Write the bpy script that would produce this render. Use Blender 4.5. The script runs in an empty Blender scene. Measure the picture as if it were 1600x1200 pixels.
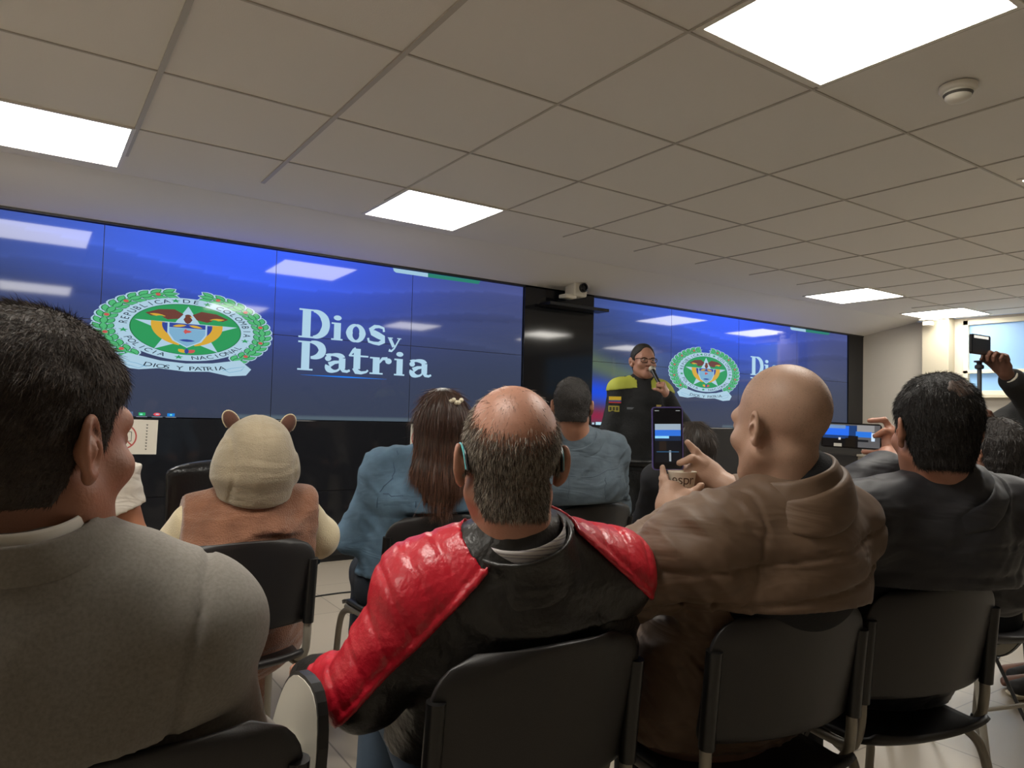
import bpy, math, random
import numpy as np
from mathutils import Vector, Matrix
C = bpy.context.scene.collection
random.seed(7); RNG = np.random.default_rng(7)
sc = bpy.context.scene
# ------------------------------------------------------------ camera, world, exposure
def camera():
    yaw, pitch, roll, f = 0.593997, 0.0406518, 0.0286345, 1121.72
    fw = Vector((math.sin(yaw)*math.cos(pitch), math.cos(yaw)*math.cos(pitch), math.sin(pitch)))
    r = Vector((math.cos(yaw), -math.sin(yaw), 0)); u = r.cross(fw)
    r2 = r*math.cos(roll)+u*math.sin(roll); u2 = -r*math.sin(roll)+u*math.cos(roll)
    cam = bpy.data.cameras.new('camera'); o = bpy.data.objects.new('camera', cam); C.objects.link(o)
    cam.sensor_width = 36; cam.lens = f/1600*36; cam.clip_start = .05
    m = Matrix((r2, u2, -fw)).transposed().to_4x4(); m.translation = (0, 0, 1.25)
    o.matrix_world = m; sc.camera = o
camera()
w = bpy.data.worlds.new('world'); sc.world = w; w.use_nodes = True
w.node_tree.nodes['Background'].inputs[0].default_value = (.45, .62, .9, 1)
w.node_tree.nodes['Background'].inputs[1].default_value = .8
sc.view_settings.view_transform = 'Standard'; sc.view_settings.look = 'None'
sc.view_settings.exposure = 0.15; sc.view_settings.gamma = 1; sc.view_settings.use_curve_mapping = False
LAMP_POWER = 17.0
CEIL = 2.634; WALLY = 5.704; WALLX = 9.906

# ------------------------------------------------------------ materials
def srgb(c):
    if isinstance(c, str): c = [int(c[i:i+2], 16)/255 for i in (0, 2, 4)]
    return [((x/12.92) if x <= .04045 else ((x+.055)/1.055)**2.4) for x in c]+[1]
MATS = {}
def mat(name, col, rough=.6, metal=0, spec=.5, noise=None, bump=None, emit=None, coat=0, col2=None, sheen=0, weave=None, wrinkle=None):
    """noise=(scale,amount) colour variation, bump=(scale,strength[,detail]), weave=(scale,strength)"""
    if name in MATS: return MATS[name]
    m = bpy.data.materials.new(name); m.use_nodes = True; nt = m.node_tree; N = nt.nodes; L = nt.links
    b = N['Principled BSDF']; c = srgb(col)
    b.inputs['Base Color'].default_value = c; b.inputs['Roughness'].default_value = rough
    b.inputs['Metallic'].default_value = metal; b.inputs['Specular IOR Level'].default_value = spec
    b.inputs['Coat Weight'].default_value = coat
    if sheen: b.inputs['Sheen Weight'].default_value = sheen; b.inputs['Sheen Roughness'].default_value = .4
    tc = N.new('ShaderNodeTexCoord')
    if noise:
        nz = N.new('ShaderNodeTexNoise'); nz.inputs['Scale'].default_value = noise[0]; nz.inputs['Detail'].default_value = 5
        L.new(tc.outputs['Object'], nz.inputs['Vector'])
        mx = N.new('ShaderNodeMix'); mx.data_type = 'RGBA'
        c2 = srgb(col2) if col2 else [x*(1-noise[1]) for x in c[:3]]+[1]
        mx.inputs['A'].default_value = c2 if col2 else [min(1, x*(1+noise[1])) for x in c[:3]]+[1]
        mx.inputs['B'].default_value = c if col2 else c2
        rp = N.new('ShaderNodeMapRange'); rp.inputs['From Min'].default_value = .3; rp.inputs['From Max'].default_value = .7
        L.new(nz.outputs['Fac'], rp.inputs['Value']); L.new(rp.outputs['Result'], mx.inputs['Factor'])
        L.new(mx.outputs['Result'], b.inputs['Base Color'])
    last = None
    def addbump(sock, strength, dist):
        nonlocal last
        bp = N.new('ShaderNodeBump'); bp.inputs['Strength'].default_value = strength; bp.inputs['Distance'].default_value = dist
        L.new(sock, bp.inputs['Height'])
        if last: L.new(last, bp.inputs['Normal'])
        last = bp.outputs['Normal']; L.new(last, b.inputs['Normal'])
    if bump:
        nz = N.new('ShaderNodeTexNoise'); nz.inputs['Scale'].default_value = bump[0]
        nz.inputs['Detail'].default_value = bump[2] if len(bump) > 2 else 4
        L.new(tc.outputs['Object'], nz.inputs['Vector']); addbump(nz.outputs['Fac'], bump[1], .6/bump[0]*3)
    if wrinkle:
        nz = N.new('ShaderNodeTexNoise'); nz.inputs['Scale'].default_value = wrinkle[0]; nz.inputs['Detail'].default_value = 2.5; nz.inputs['Distortion'].default_value = 1.1
        mp = N.new('ShaderNodeMapping'); mp.inputs['Rotation'].default_value = (.2, .5, .3); mp.inputs['Scale'].default_value = (.6, .6, 1.7)
        L.new(tc.outputs['Object'], mp.inputs['Vector']); L.new(mp.outputs['Vector'], nz.inputs['Vector']); addbump(nz.outputs['Fac'], wrinkle[1], .03)
    if weave:
        hs = []
        for ax in ('X', 'Z'):
            wv = N.new('ShaderNodeTexWave'); wv.wave_type = 'BANDS'; wv.bands_direction = ax
            wv.inputs['Scale'].default_value = weave[0]; wv.inputs['Distortion'].default_value = 1.5; wv.inputs['Detail Scale'].default_value = 3
            L.new(tc.outputs['Object'], wv.inputs['Vector']); hs.append(wv.outputs['Fac'])
        mt = N.new('ShaderNodeMath'); mt.operation = 'MULTIPLY'; L.new(hs[0], mt.inputs[0]); L.new(hs[1], mt.inputs[1])
        addbump(mt.outputs[0], weave[1], .0015)
    if emit:
        b.inputs['Emission Color'].default_value = c if emit is not True and not isinstance(emit, tuple) else c
        b.inputs['Emission Strength'].default_value = emit if not isinstance(emit, tuple) else emit[0]
    MATS[name] = m
    return m
def screen_mat(name, col, strength=1.0, rough=.05):
    """a lit colour shown on a glossy display: black base, its own light, a glassy reflection"""
    if name in MATS: return MATS[name]
    m = bpy.data.materials.new(name); m.use_nodes = True; b = m.node_tree.nodes['Principled BSDF']
    b.inputs['Base Color'].default_value = (.004, .004, .005, 1); b.inputs['Roughness'].default_value = rough
    b.inputs['IOR'].default_value = 1.36; b.inputs['Emission Strength'].default_value = strength
    if col == 'attr':
        a = m.node_tree.nodes.new('ShaderNodeVertexColor'); a.layer_name = 'col'
        m.node_tree.links.new(a.outputs['Color'], b.inputs['Emission Color'])
    else: b.inputs['Emission Color'].default_value = srgb(col)
    MATS[name] = m
    return m

# ------------------------------------------------------------ objects
def tag(o, label=None, cat=None, group=None, kind=None):
    if label: o['label'] = label
    if cat: o['category'] = cat
    if group: o['group'] = group
    if kind: o['kind'] = kind
    return o
def empty(name, loc=(0, 0, 0), rotz=0, label=None, cat=None, group=None):
    o = bpy.data.objects.new(name, None); C.objects.link(o); o.location = loc; o.rotation_euler = (0, 0, rotz)
    o.empty_display_size = .1
    return tag(o, label, cat, group)
def mkmesh(name, V, F, m, parent=None, smooth=True, mi=None, mats=None):
    V = np.asarray(V, dtype=np.float32).reshape(-1, 3); me = bpy.data.meshes.new(name)
    if isinstance(F, np.ndarray):
        n, k = F.shape
        me.vertices.add(len(V)); me.vertices.foreach_set('co', V.ravel())
        me.loops.add(n*k); me.loops.foreach_set('vertex_index', F.astype(np.int32).ravel())
        me.polygons.add(n); me.polygons.foreach_set('loop_start', np.arange(0, n*k, k, dtype=np.int32))
        try: me.polygons.foreach_set('loop_total', np.full(n, k, dtype=np.int32))
        except Exception: pass
        me.update(calc_edges=True); me.validate()
    else:
        me.from_pydata([tuple(map(float, v)) for v in V], [], F); me.update()
    for mm in (mats or [m]): me.materials.append(mm)
    if mi is not None: me.polygons.foreach_set('material_index', np.asarray(mi, dtype=np.int32))
    if smooth: me.polygons.foreach_set('use_smooth', np.ones(len(me.polygons), dtype=bool))
    o = bpy.data.objects.new(name, me); C.objects.link(o)
    if parent: o.parent = parent
    return o
class MB:
    """collects simple shapes into one mesh"""
    def __init__(s): s.V = []; s.F = []; s.M = []; s.mi = 0
    def add(s, V, F):
        n = len(s.V); s.V += [tuple(map(float, v)) for v in V]; s.F += [tuple(i+n for i in f) for f in F]; s.M += [s.mi]*len(F); return s
    def box(s, x0, x1, y0, y1, z0, z1):
        V = [(x, y, z) for z in (z0, z1) for y in (y0, y1) for x in (x0, x1)]
        return s.add(V, [(0, 2, 3, 1), (4, 5, 7, 6), (0, 1, 5, 4), (2, 6, 7, 3), (0, 4, 6, 2), (1, 3, 7, 5)])
    def tube(s, pts, r, n=12, smooth=True, close=False):
        P = [Vector(p) for p in pts]
        if smooth and len(P) > 2: P = catmull(P, 6)
        m = len(P); R = r if hasattr(r, '__len__') else None
        up = None; rings = []
        for i, p in enumerate(P):
            t = (P[min(i+1, m-1)]-P[max(i-1, 0)])
            if t.length < 1e-9: t = Vector((0, 0, 1))
            t.normalize()
            if up is None: up = t.orthogonal().normalized()
            else: up = (up-t*up.dot(t)); up = up.normalized() if up.length > 1e-6 else t.orthogonal().normalized()
            b = t.cross(up); rr = (R[0]+(R[-1]-R[0])*i/(m-1)) if R else r
            rings.append([p+(up*math.cos(a)+b*math.sin(a))*rr for a in [2*math.pi*k/n for k in range(n)]])
        V = [v for ring in rings for v in ring]
        F = [(i*n+k, i*n+(k+1) % n, (i+1)*n+(k+1) % n, (i+1)*n+k) for i in range(m-1) for k in range(n)]
        F += [tuple(range(n))[::-1], tuple(range((m-1)*n, m*n))]
        return s.add(V, F)
    def lathe(s, prof, c=(0, 0, 0), n=24, ax=None):
        V = []; c = Vector(c)
        M = Vector(ax).to_track_quat('Z', 'Y').to_matrix() if ax else Matrix.Identity(3)
        for r, z in prof:
            for k in range(n): V.append(c+M@Vector((r*math.cos(2*math.pi*k/n), r*math.sin(2*math.pi*k/n), z)))
        m = len(prof)
        F = [(i*n+k, i*n+(k+1) % n, (i+1)*n+(k+1) % n, (i+1)*n+k) for i in range(m-1) for k in range(n)]
        F += [tuple(range(n))[::-1], tuple(range((m-1)*n, m*n))]
        return s.add(V, F)
    def poly(s, pts): return s.add(pts, [tuple(range(len(pts)))])
    def build(s, name, m, parent=None, smooth=False, bevel=0, mats=None, solid=0):
        o = mkmesh(name, s.V, s.F, m, parent, smooth, mi=s.M if mats else None, mats=mats)
        if solid: md = o.modifiers.new('solid', 'SOLIDIFY'); md.thickness = solid; md.offset = 0
        if bevel: md = o.modifiers.new('bevel', 'BEVEL'); md.width = bevel; md.segments = 2; md.limit_method = 'ANGLE'
        if smooth:
            try: o.data.set_sharp_from_angle(angle=math.radians(50))
            except Exception: pass
        return o
def catmull(P, k):
    out = []
    for i in range(len(P)-1):
        p0 = P[max(i-1, 0)]; p1 = P[i]; p2 = P[i+1]; p3 = P[min(i+2, len(P)-1)]
        for j in range(k):
            t = j/k
            out.append(.5*((2*p1)+(p2-p0)*t+(2*p0-5*p1+4*p2-p3)*t*t+(3*p1-p0-3*p2+p3)*t**3))
    out.append(P[-1]); return out
def copy_tree(o, parent=None):
    c = o.copy(); C.objects.link(c)
    if parent: c.parent = parent
    for ch in [x for x in bpy.data.objects if x.parent == o]: copy_tree(ch, c)
    return c

# ------------------------------------------------------------ implicit surfaces (sparse surface nets)
A = lambda *v: np.array(v, dtype=np.float32)
def nrm(v): v = np.asarray(v, dtype=np.float64); return v/np.linalg.norm(v)
def cap(a, b, ra, rb=None):
    a = np.asarray(a, float); b = np.asarray(b, float); rb = ra if rb is None else rb; ab = b-a; L = max(ab@ab, 1e-9)
    def f(P):
        q = P-a; t = np.clip(q@ab/L, 0, 1)
        return np.sqrt(((q-t[:, None]*ab)**2).sum(1))-(ra+(rb-ra)*t)
    f.c = (a+b)/2; f.r = math.sqrt(L)/2+max(ra, rb); return f
def eseg(a, b, R, wa, da, wb, db):
    """tapered limb of elliptical section; R = direction of the wide axis"""
    a = np.asarray(a, float); b = np.asarray(b, float); ab = b-a; Ln = np.linalg.norm(ab)+1e-9; T = ab/Ln
    R = np.asarray(R, float); R = nrm(R-T*(R@T)); D = np.cross(T, R)
    def f(P):
        q = P-a; s = q@T; t = np.clip(s/Ln, 0, 1); x = q@R; y = q@D; z = s-t*Ln
        w = wa+(wb-wa)*t; d = da+(db-da)*t; m = np.minimum(w, d)
        k0 = np.sqrt((x/w)**2+(y/d)**2+(z/m)**2)+1e-6; k1 = np.sqrt((x/w**2)**2+(y/d**2)**2+(z/m**2)**2)+1e-6
        return np.where(k0 < .3, (k0-1)*m, k0*(k0-1)/k1)
    f.c = (a+b)/2; f.r = Ln/2+max(wa, wb, da, db); return f
def ell(c, r, M=None):
    c = np.asarray(c, float); r = np.asarray(r, float); M = np.eye(3) if M is None else np.asarray(M, float)  # columns = axes
    def f(P):
        q = (P-c)@M; k0 = np.sqrt(((q/r)**2).sum(1))+1e-6; k1 = np.sqrt(((q/r**2)**2).sum(1))+1e-6
        return np.where(k0 < .3, (k0-1)*r.min(), k0*(k0-1)/k1)
    f.c = c; f.r = r.max(); return f
def torus(c, M, R1, R2, r):
    """elliptical ring in the plane of M's columns 1,2"""
    c = np.asarray(c, float); M = np.asarray(M, float)
    def f(P):
        q = (P-c)@M; k = np.sqrt((q[:, 1]/R1)**2+(q[:, 2]/R2)**2)+1e-6
        dd = (k-1)*((R1+R2)/2)
        return np.sqrt(dd**2+q[:, 0]**2)-r
    f.c = c; f.r = max(R1, R2)+r; return f
def bx(c, h, M=None, rd=.01):
    c = np.asarray(c, float); h = np.asarray(h, float)-rd; M = np.eye(3) if M is None else np.asarray(M, float)
    def f(P):
        q = np.abs((P-c)@M)-h
        return np.sqrt((np.maximum(q, 0)**2).sum(1))+np.minimum(q.max(1), 0)-rd
    f.c = c; f.r = np.linalg.norm(h)+rd; return f
class Sdf:
    def __init__(s): s.ops = []; s.disp = []; s.cuts = []
    def add(s, f, k=.02): s.ops.append((f, k, 1)); return s
    def sub(s, f, k=.01): s.ops.append((f, k, -1)); return s
    def ev(s, P, cc=None, cr=None):
        d = np.full(len(P), 1.0)
        for f, k, sg in s.ops:
            if cc is not None and np.linalg.norm(f.c-cc) > f.r+cr+k+.04: continue
            e = f(P)
            if sg > 0: h = np.maximum(k-np.abs(d-e), 0)/k; d = np.minimum(d, e)-h*h*k*.25
            else: e = -e; h = np.maximum(k-np.abs(d-e), 0)/k; d = np.maximum(d, e)+h*h*k*.25
        for g in s.disp: d = d+g(P)
        for g in s.cuts: d = np.maximum(d, g(P))
        return d
def axis(lo, hi, h, fine):
    """grid coordinates: spacing h, but hf inside the fine intervals"""
    x = lo; out = [lo]
    while x < hi:
        hh = h
        for a, b, hf in fine:
            if a-h <= x <= b: hh = min(hh, hf)
        x += hh; out.append(x)
    return np.array(out)
def polygonize(S, lo, hi, h, fine=()):
    """fine: list of (centre, radius, spacing)"""
    ax = [axis(lo[i], hi[i], h, [(c[i]-r, c[i]+r, hf) for c, r, hf in fine]) for i in range(3)]
    B = 8
    for i in range(3):
        n = len(ax[i]); pad = (-n) % B
        if pad: ax[i] = np.concatenate([ax[i], ax[i][-1]+h*np.arange(1, pad+1)])
    n = [len(a) for a in ax]; nb = [k//B for k in n]
    cen = []; half = []
    for i in range(3):
        bl = ax[i].reshape(nb[i], B); cen.append((bl[:, 0]+bl[:, -1])/2); half.append((bl[:, -1]-bl[:, 0])/2+h*.5)
    G = np.stack(np.meshgrid(*cen, indexing='ij'), -1).reshape(-1, 3)
    Hf = np.stack(np.meshgrid(*half, indexing='ij'), -1).reshape(-1, 3); rad = np.linalg.norm(Hf, axis=1)
    d0 = S.ev(G)
    act = np.abs(d0) < rad*1.5+.02
    Fd = np.repeat(np.repeat(np.repeat(np.where(d0 < 0, -1., 1.).astype(np.float32).reshape(nb), B, 0), B, 1), B, 2)
    idx = np.nonzero(act)[0]
    bi = np.stack(np.unravel_index(idx, nb), 1); o = np.arange(B)
    for s in range(0, len(idx), 24):
        q = bi[s:s+24]
        I = [(q[:, i, None]*B+o) for i in range(3)]
        X = ax[0][I[0]][:, :, None, None]+np.zeros((1, 1, B, B)); Y = ax[1][I[1]][:, None, :, None]+np.zeros((1, B, 1, B)); Z = ax[2][I[2]][:, None, None, :]+np.zeros((1, B, B, 1))
        P = np.stack([X, Y, Z], -1).reshape(-1, 3)
        cc = (P.max(0)+P.min(0))/2; cr = np.linalg.norm(P.max(0)-P.min(0))/2
        v = S.ev(P, cc, cr).astype(np.float32).reshape(len(q), B, B, B)
        for j, (a, b, c) in enumerate(q): Fd[a*B:a*B+B, b*B:b*B+B, c*B:c*B+B] = v[j]
    Fd[0] = Fd[-1] = 1; Fd[:, 0] = Fd[:, -1] = 1; Fd[:, :, 0] = Fd[:, :, -1] = 1
    ins = Fd < 0
    cnt = np.zeros([k-1 for k in n], dtype=np.int8)
    for a in (0, 1):
        for b in (0, 1):
            for c in (0, 1): cnt += ins[a:n[0]-1+a, b:n[1]-1+b, c:n[2]-1+c]
    cells = np.argwhere((cnt > 0) & (cnt < 8))
    if len(cells) == 0: return np.zeros((0, 3)), np.zeros((0, 4), int)
    vid = np.full(cnt.shape, -1, dtype=np.int32); vid[tuple(cells.T)] = np.arange(len(cells))
    acc = np.zeros((len(cells), 3)); num = np.zeros(len(cells))
    corners = [(a, b, c) for a in (0, 1) for b in (0, 1) for c in (0, 1)]
    for p in corners:
        for i in range(3):
            if p[i]: continue
            r = list(p); r[i] = 1
            ia = cells+p; ib = cells+r
            va = Fd[tuple(ia.T)]; vb = Fd[tuple(ib.T)]; m = (va < 0) != (vb < 0)
            t = np.clip(np.where(m, va/(va-vb+1e-12), 0), 0, 1)
            pa = np.stack([ax[k][ia[:, k]] for k in range(3)], 1); pb = np.stack([ax[k][ib[:, k]] for k in range(3)], 1)
            acc += np.where(m[:, None], pa+(pb-pa)*t[:, None], 0); num += m
    V = acc/num[:, None]; Q = []
    for i in range(3):
        sl0 = [slice(1, None)]*3; sl0[i] = slice(0, -1)
        sl1 = [slice(1, None)]*3; sl1[i] = slice(1, None)
        a0 = ins[tuple(sl0)]; a1 = ins[tuple(sl1)]
        e = np.argwhere(a0 != a1); off = np.array([1, 1, 1]); off[i] = 0; e = e+off
        j, k = (i+1) % 3, (i+2) % 3
        ok = (e[:, j] < n[j]-1) & (e[:, k] < n[k]-1); e = e[ok]
        dj = np.zeros(3, int); dj[j] = 1; dk = np.zeros(3, int); dk[k] = 1
        q = np.stack([vid[tuple((e-dj-dk).T)], vid[tuple((e-dk).T)], vid[tuple(e.T)], vid[tuple((e-dj).T)]], 1)
        fl = ~ins[tuple(e.T)]; q[fl] = q[fl][:, ::-1]
        Q.append(q)
    Q = np.concatenate(Q); Q = Q[(Q >= 0).all(1)]
    return V, Q
def sdf_obj(name, S, lo, hi, h, m, parent, fine=(), origin=None, mats=None, mifn=None):
    V, Q = polygonize(S, lo, hi, h, fine)
    mi = None
    if mifn is not None: mi = mifn(V[Q].mean(1))
    o = mkmesh(name, V if origin is None else V-np.asarray(origin), Q, m, parent, True, mi=mi, mats=mats)
    return o, V, Q
_perm = np.random.default_rng(3).random((64, 64, 64)).astype(np.float32)
def vnoise(P):
    f = np.floor(P).astype(int); t = P-f; t = t*t*(3-2*t); f &= 63; g = (f+1) & 63
    x0, y0, z0 = f.T; x1, y1, z1 = g.T; a, b, c = t.T
    l = lambda u, v, w: u+(v-u)*w
    return l(l(l(_perm[x0, y0, z0], _perm[x1, y0, z0], a), l(_perm[x0, y1, z0], _perm[x1, y1, z0], a), b),
             l(l(_perm[x0, y0, z1], _perm[x1, y0, z1], a), l(_perm[x0, y1, z1], _perm[x1, y1, z1], a), b), c)
def folds(amp, scale, M=None, seed=0, ridge=True, mask=None):
    """anisotropic cloth folds; M rows are the directions whose frequencies are `scale`"""
    sca = np.asarray(scale, float); M = np.eye(3) if M is None else np.asarray(M, float)
    def g(P):
        q = (P@M.T)*sca+seed*7.31
        n = vnoise(q)+.45*vnoise(q*2.1+5)
        v = (np.abs(n/1.45-.5)*2.6-.5) if ridge else (n/1.45-.5)*2
        v = v*amp
        if mask is not None: v = v*mask(P)
        return v
    return g
def sstep(a, b, x): t = np.clip((x-a)/(b-a), 0, 1); return t*t*(3-2*t)
def groove(pt, n, depth, width, mask=None):
    pt = np.asarray(pt, float); n = nrm(n)
    def g(P):
        v = depth*np.exp(-((P-pt)@n/width)**2)
        return v if mask is None else v*mask(P)
    return g

# ------------------------------------------------------------ people
def frame(yaw, pitch=0, roll=0):
    """columns: right, forward, up; yaw measured from +Y towards +X, pitch up positive"""
    f = np.array([math.sin(yaw)*math.cos(pitch), math.cos(yaw)*math.cos(pitch), math.sin(pitch)])
    r = np.array([math.cos(yaw), -math.sin(yaw), 0.]); u = np.cross(r, f)
    r2 = r*math.cos(roll)+u*math.sin(roll); u2 = np.cross(r2, f)
    return np.stack([r2, f, u2], 1)
def head_prims(S, c, M, s=1., face=True, detail=True):
    L = lambda x, y, z: c+M@(np.array([x, y, z])*s)
    S.add(ell(L(0, -.012, .035), np.array([.075, .096, .088])*s, M), .02)
    S.add(ell(L(0, .03, -.03), np.array([.062, .062, .085])*s, M), .03)
    for sg in (-1, 1): S.add(cap(L(sg*.052, .005, -.055), L(sg*.018, .07, -.098), .02*s, .02*s), .03)
    S.add(ell(L(0, .074, -.1), np.array([.022, .018, .018])*s, M), .025)
    S.add(cap(L(-.034, .079, .018), L(.034, .079, .018), .016*s), .02)
    for sg in (-1, 1):
        S.add(ell(L(sg*.043, .062, -.03), np.array([.024, .022, .02])*s, M), .025)
        S.sub(ell(L(sg*.032, .099, .0), np.array([.019, .013, .012])*s, M), .014)
        S.add(ell(L(sg*.032, .079, -.001), np.array([.0135, .0125, .0115])*s, M), .003)
    S.add(cap(L(0, .092, .006), L(0, .113, -.03), .008*s, .0115*s), .012)
    for sg in (-1, 1): S.add(ell(L(sg*.012, .1, -.034), np.array([.009, .011, .0075])*s, M), .008)
    S.add(ell(L(0, .09, -.056), np.array([.024, .013, .0065])*s, M), .006)
    S.add(ell(L(0, .088, -.067), np.array([.021, .013, .0065])*s, M), .005)
    S.sub(cap(L(-.022, .1, -.0612), L(.022, .1, -.0612), .0022*s), .004)
    for sg in (-1, 1):                      # ears: dish, rim, inner fold, lobe
        a = .42*sg
        E = np.stack([np.array([math.cos(a), -abs(math.sin(a)) if 0 else -math.sin(abs(a)), 0])*[sg, 1, 1], [sg*math.sin(a)*0+math.sin(abs(a))*sg, math.cos(a), .12], [0, -.12, 1]], 1)
        E[:, 0] = nrm(np.array([sg*math.cos(abs(a)), math.sin(abs(a)), 0])); E[:, 2] = nrm(np.array([sg*.1, -.16, 1])); E[:, 1] = nrm(np.cross(E[:, 2], E[:, 0])); E[:, 2] = np.cross(E[:, 0], E[:, 1])
        W = M@E; ec = L(sg*.083, -.013, -.008)
        S.add(cap(L(sg*.068, .0, -.006), ec, .014*s), .012)
        S.add(ell(ec, np.array([.0055, .0155, .027])*s, W), .006)
        S.add(torus(ec+W@(np.array([.004, 0, .003])*s), W, .0155*s, .028*s, .0042*s), .004)
        S.add(ell(ec+W@(np.array([0, .002, -.026])*s), np.array([.0055, .0085, .0095])*s, W), .006)
        S.sub(ell(ec+W@(np.array([.0085, .002, -.003])*s), np.array([.006, .0075, .012])*s, W), .004)
        S.add(ell(ec+W@(np.array([.003, .0135, -.004])*s), np.array([.005, .004, .006])*s, W), .004)
def hand_prims(S, w, d, n, side, curl=(.5, .5, .55, .6), spread=.06, thumb=(.6, .5, .4), s=1., ext=None):
    """w wrist, d towards the fingers, n palm normal (out of the palm), side = thumb side"""
    d = nrm(d); n = np.asarray(n, float); n = nrm(n-d*(n@d)); t = np.cross(d, n); t = t if t@np.asarray(side, float) > 0 else -t
    S.add(eseg(w, w+d*.03*s, t, .027*s, .02*s, .034*s, .018*s), .012)
    S.add(eseg(w+d*.03*s, w+d*.082*s, t, .033*s, .016*s, .041*s, .0135*s), .016)
    S.add(cap(w+d*.02*s+t*.02*s+n*.006*s, w+d*.055*s+t*.03*s+n*.008*s, .016*s, .014*s), .012)
    offs = (.031, .0105, -.0105, -.03); ln = (.071, .078, .073, .058); rr = (.0092, .0094, .0089, .0078)
    tips = []
    for i in range(4):
        p = w+d*(.086-(0, 0, .003, .010)[i])*s+t*offs[i]*s; a = curl[i]; ang = a*.75
        dirx = nrm(d+t*spread*(1.5-i)); seg = [ln[i]*.47, ln[i]*.3, ln[i]*.23]
        prev = p-d*.012*s; r0 = rr[i]*s
        S.add(cap(prev, p, r0*1.15, r0*1.05), .006)
        for j in range(3):
            v = dirx*math.cos(ang)+n*math.sin(ang); q = p+v*seg[j]*s
            S.add(cap(p, q, r0*(1.04-.08*j), r0*(.96-.1*j)), .0025); p = q; ang += a*(1.1, .8, 0)[j]
        tips.append(p)
    p = w+d*.028*s+t*.026*s+n*.004*s; a0, a1, a2 = thumb
    v = nrm(d*math.cos(a0)+t*math.sin(a0)+n*.25); q = p+v*.042*s; S.add(cap(p, q, .0145*s, .0115*s), .012)
    v2 = nrm(d*math.cos(a0-a1)+t*math.sin(a0-a1)+n*(.25+a2)); q2 = q+v2*.032*s; S.add(cap(q, q2, .0112*s, .0102*s), .003)
    v3 = nrm(d*math.cos(a0-a1*1.8)+t*math.sin(a0-a1*1.8)+n*(.25+a2*1.5)); q3 = q2+v3*.025*s; S.add(cap(q2, q3, .0105*s, .0085*s), .003)
    return tips, q3
def ik(a, b, l1, l2, pole):
    a = np.asarray(a, float); b = np.asarray(b, float); v = b-a; L = np.linalg.norm(v); L2 = min(L, (l1+l2)*.995); u = v/L
    x = (l1*l1-l2*l2+L2*L2)/(2*L2); hgt = math.sqrt(max(l1*l1-x*x, 0)); p = np.asarray(pole, float); p = nrm(p-u*(p@u))
    return a+u*x+p*hgt
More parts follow.
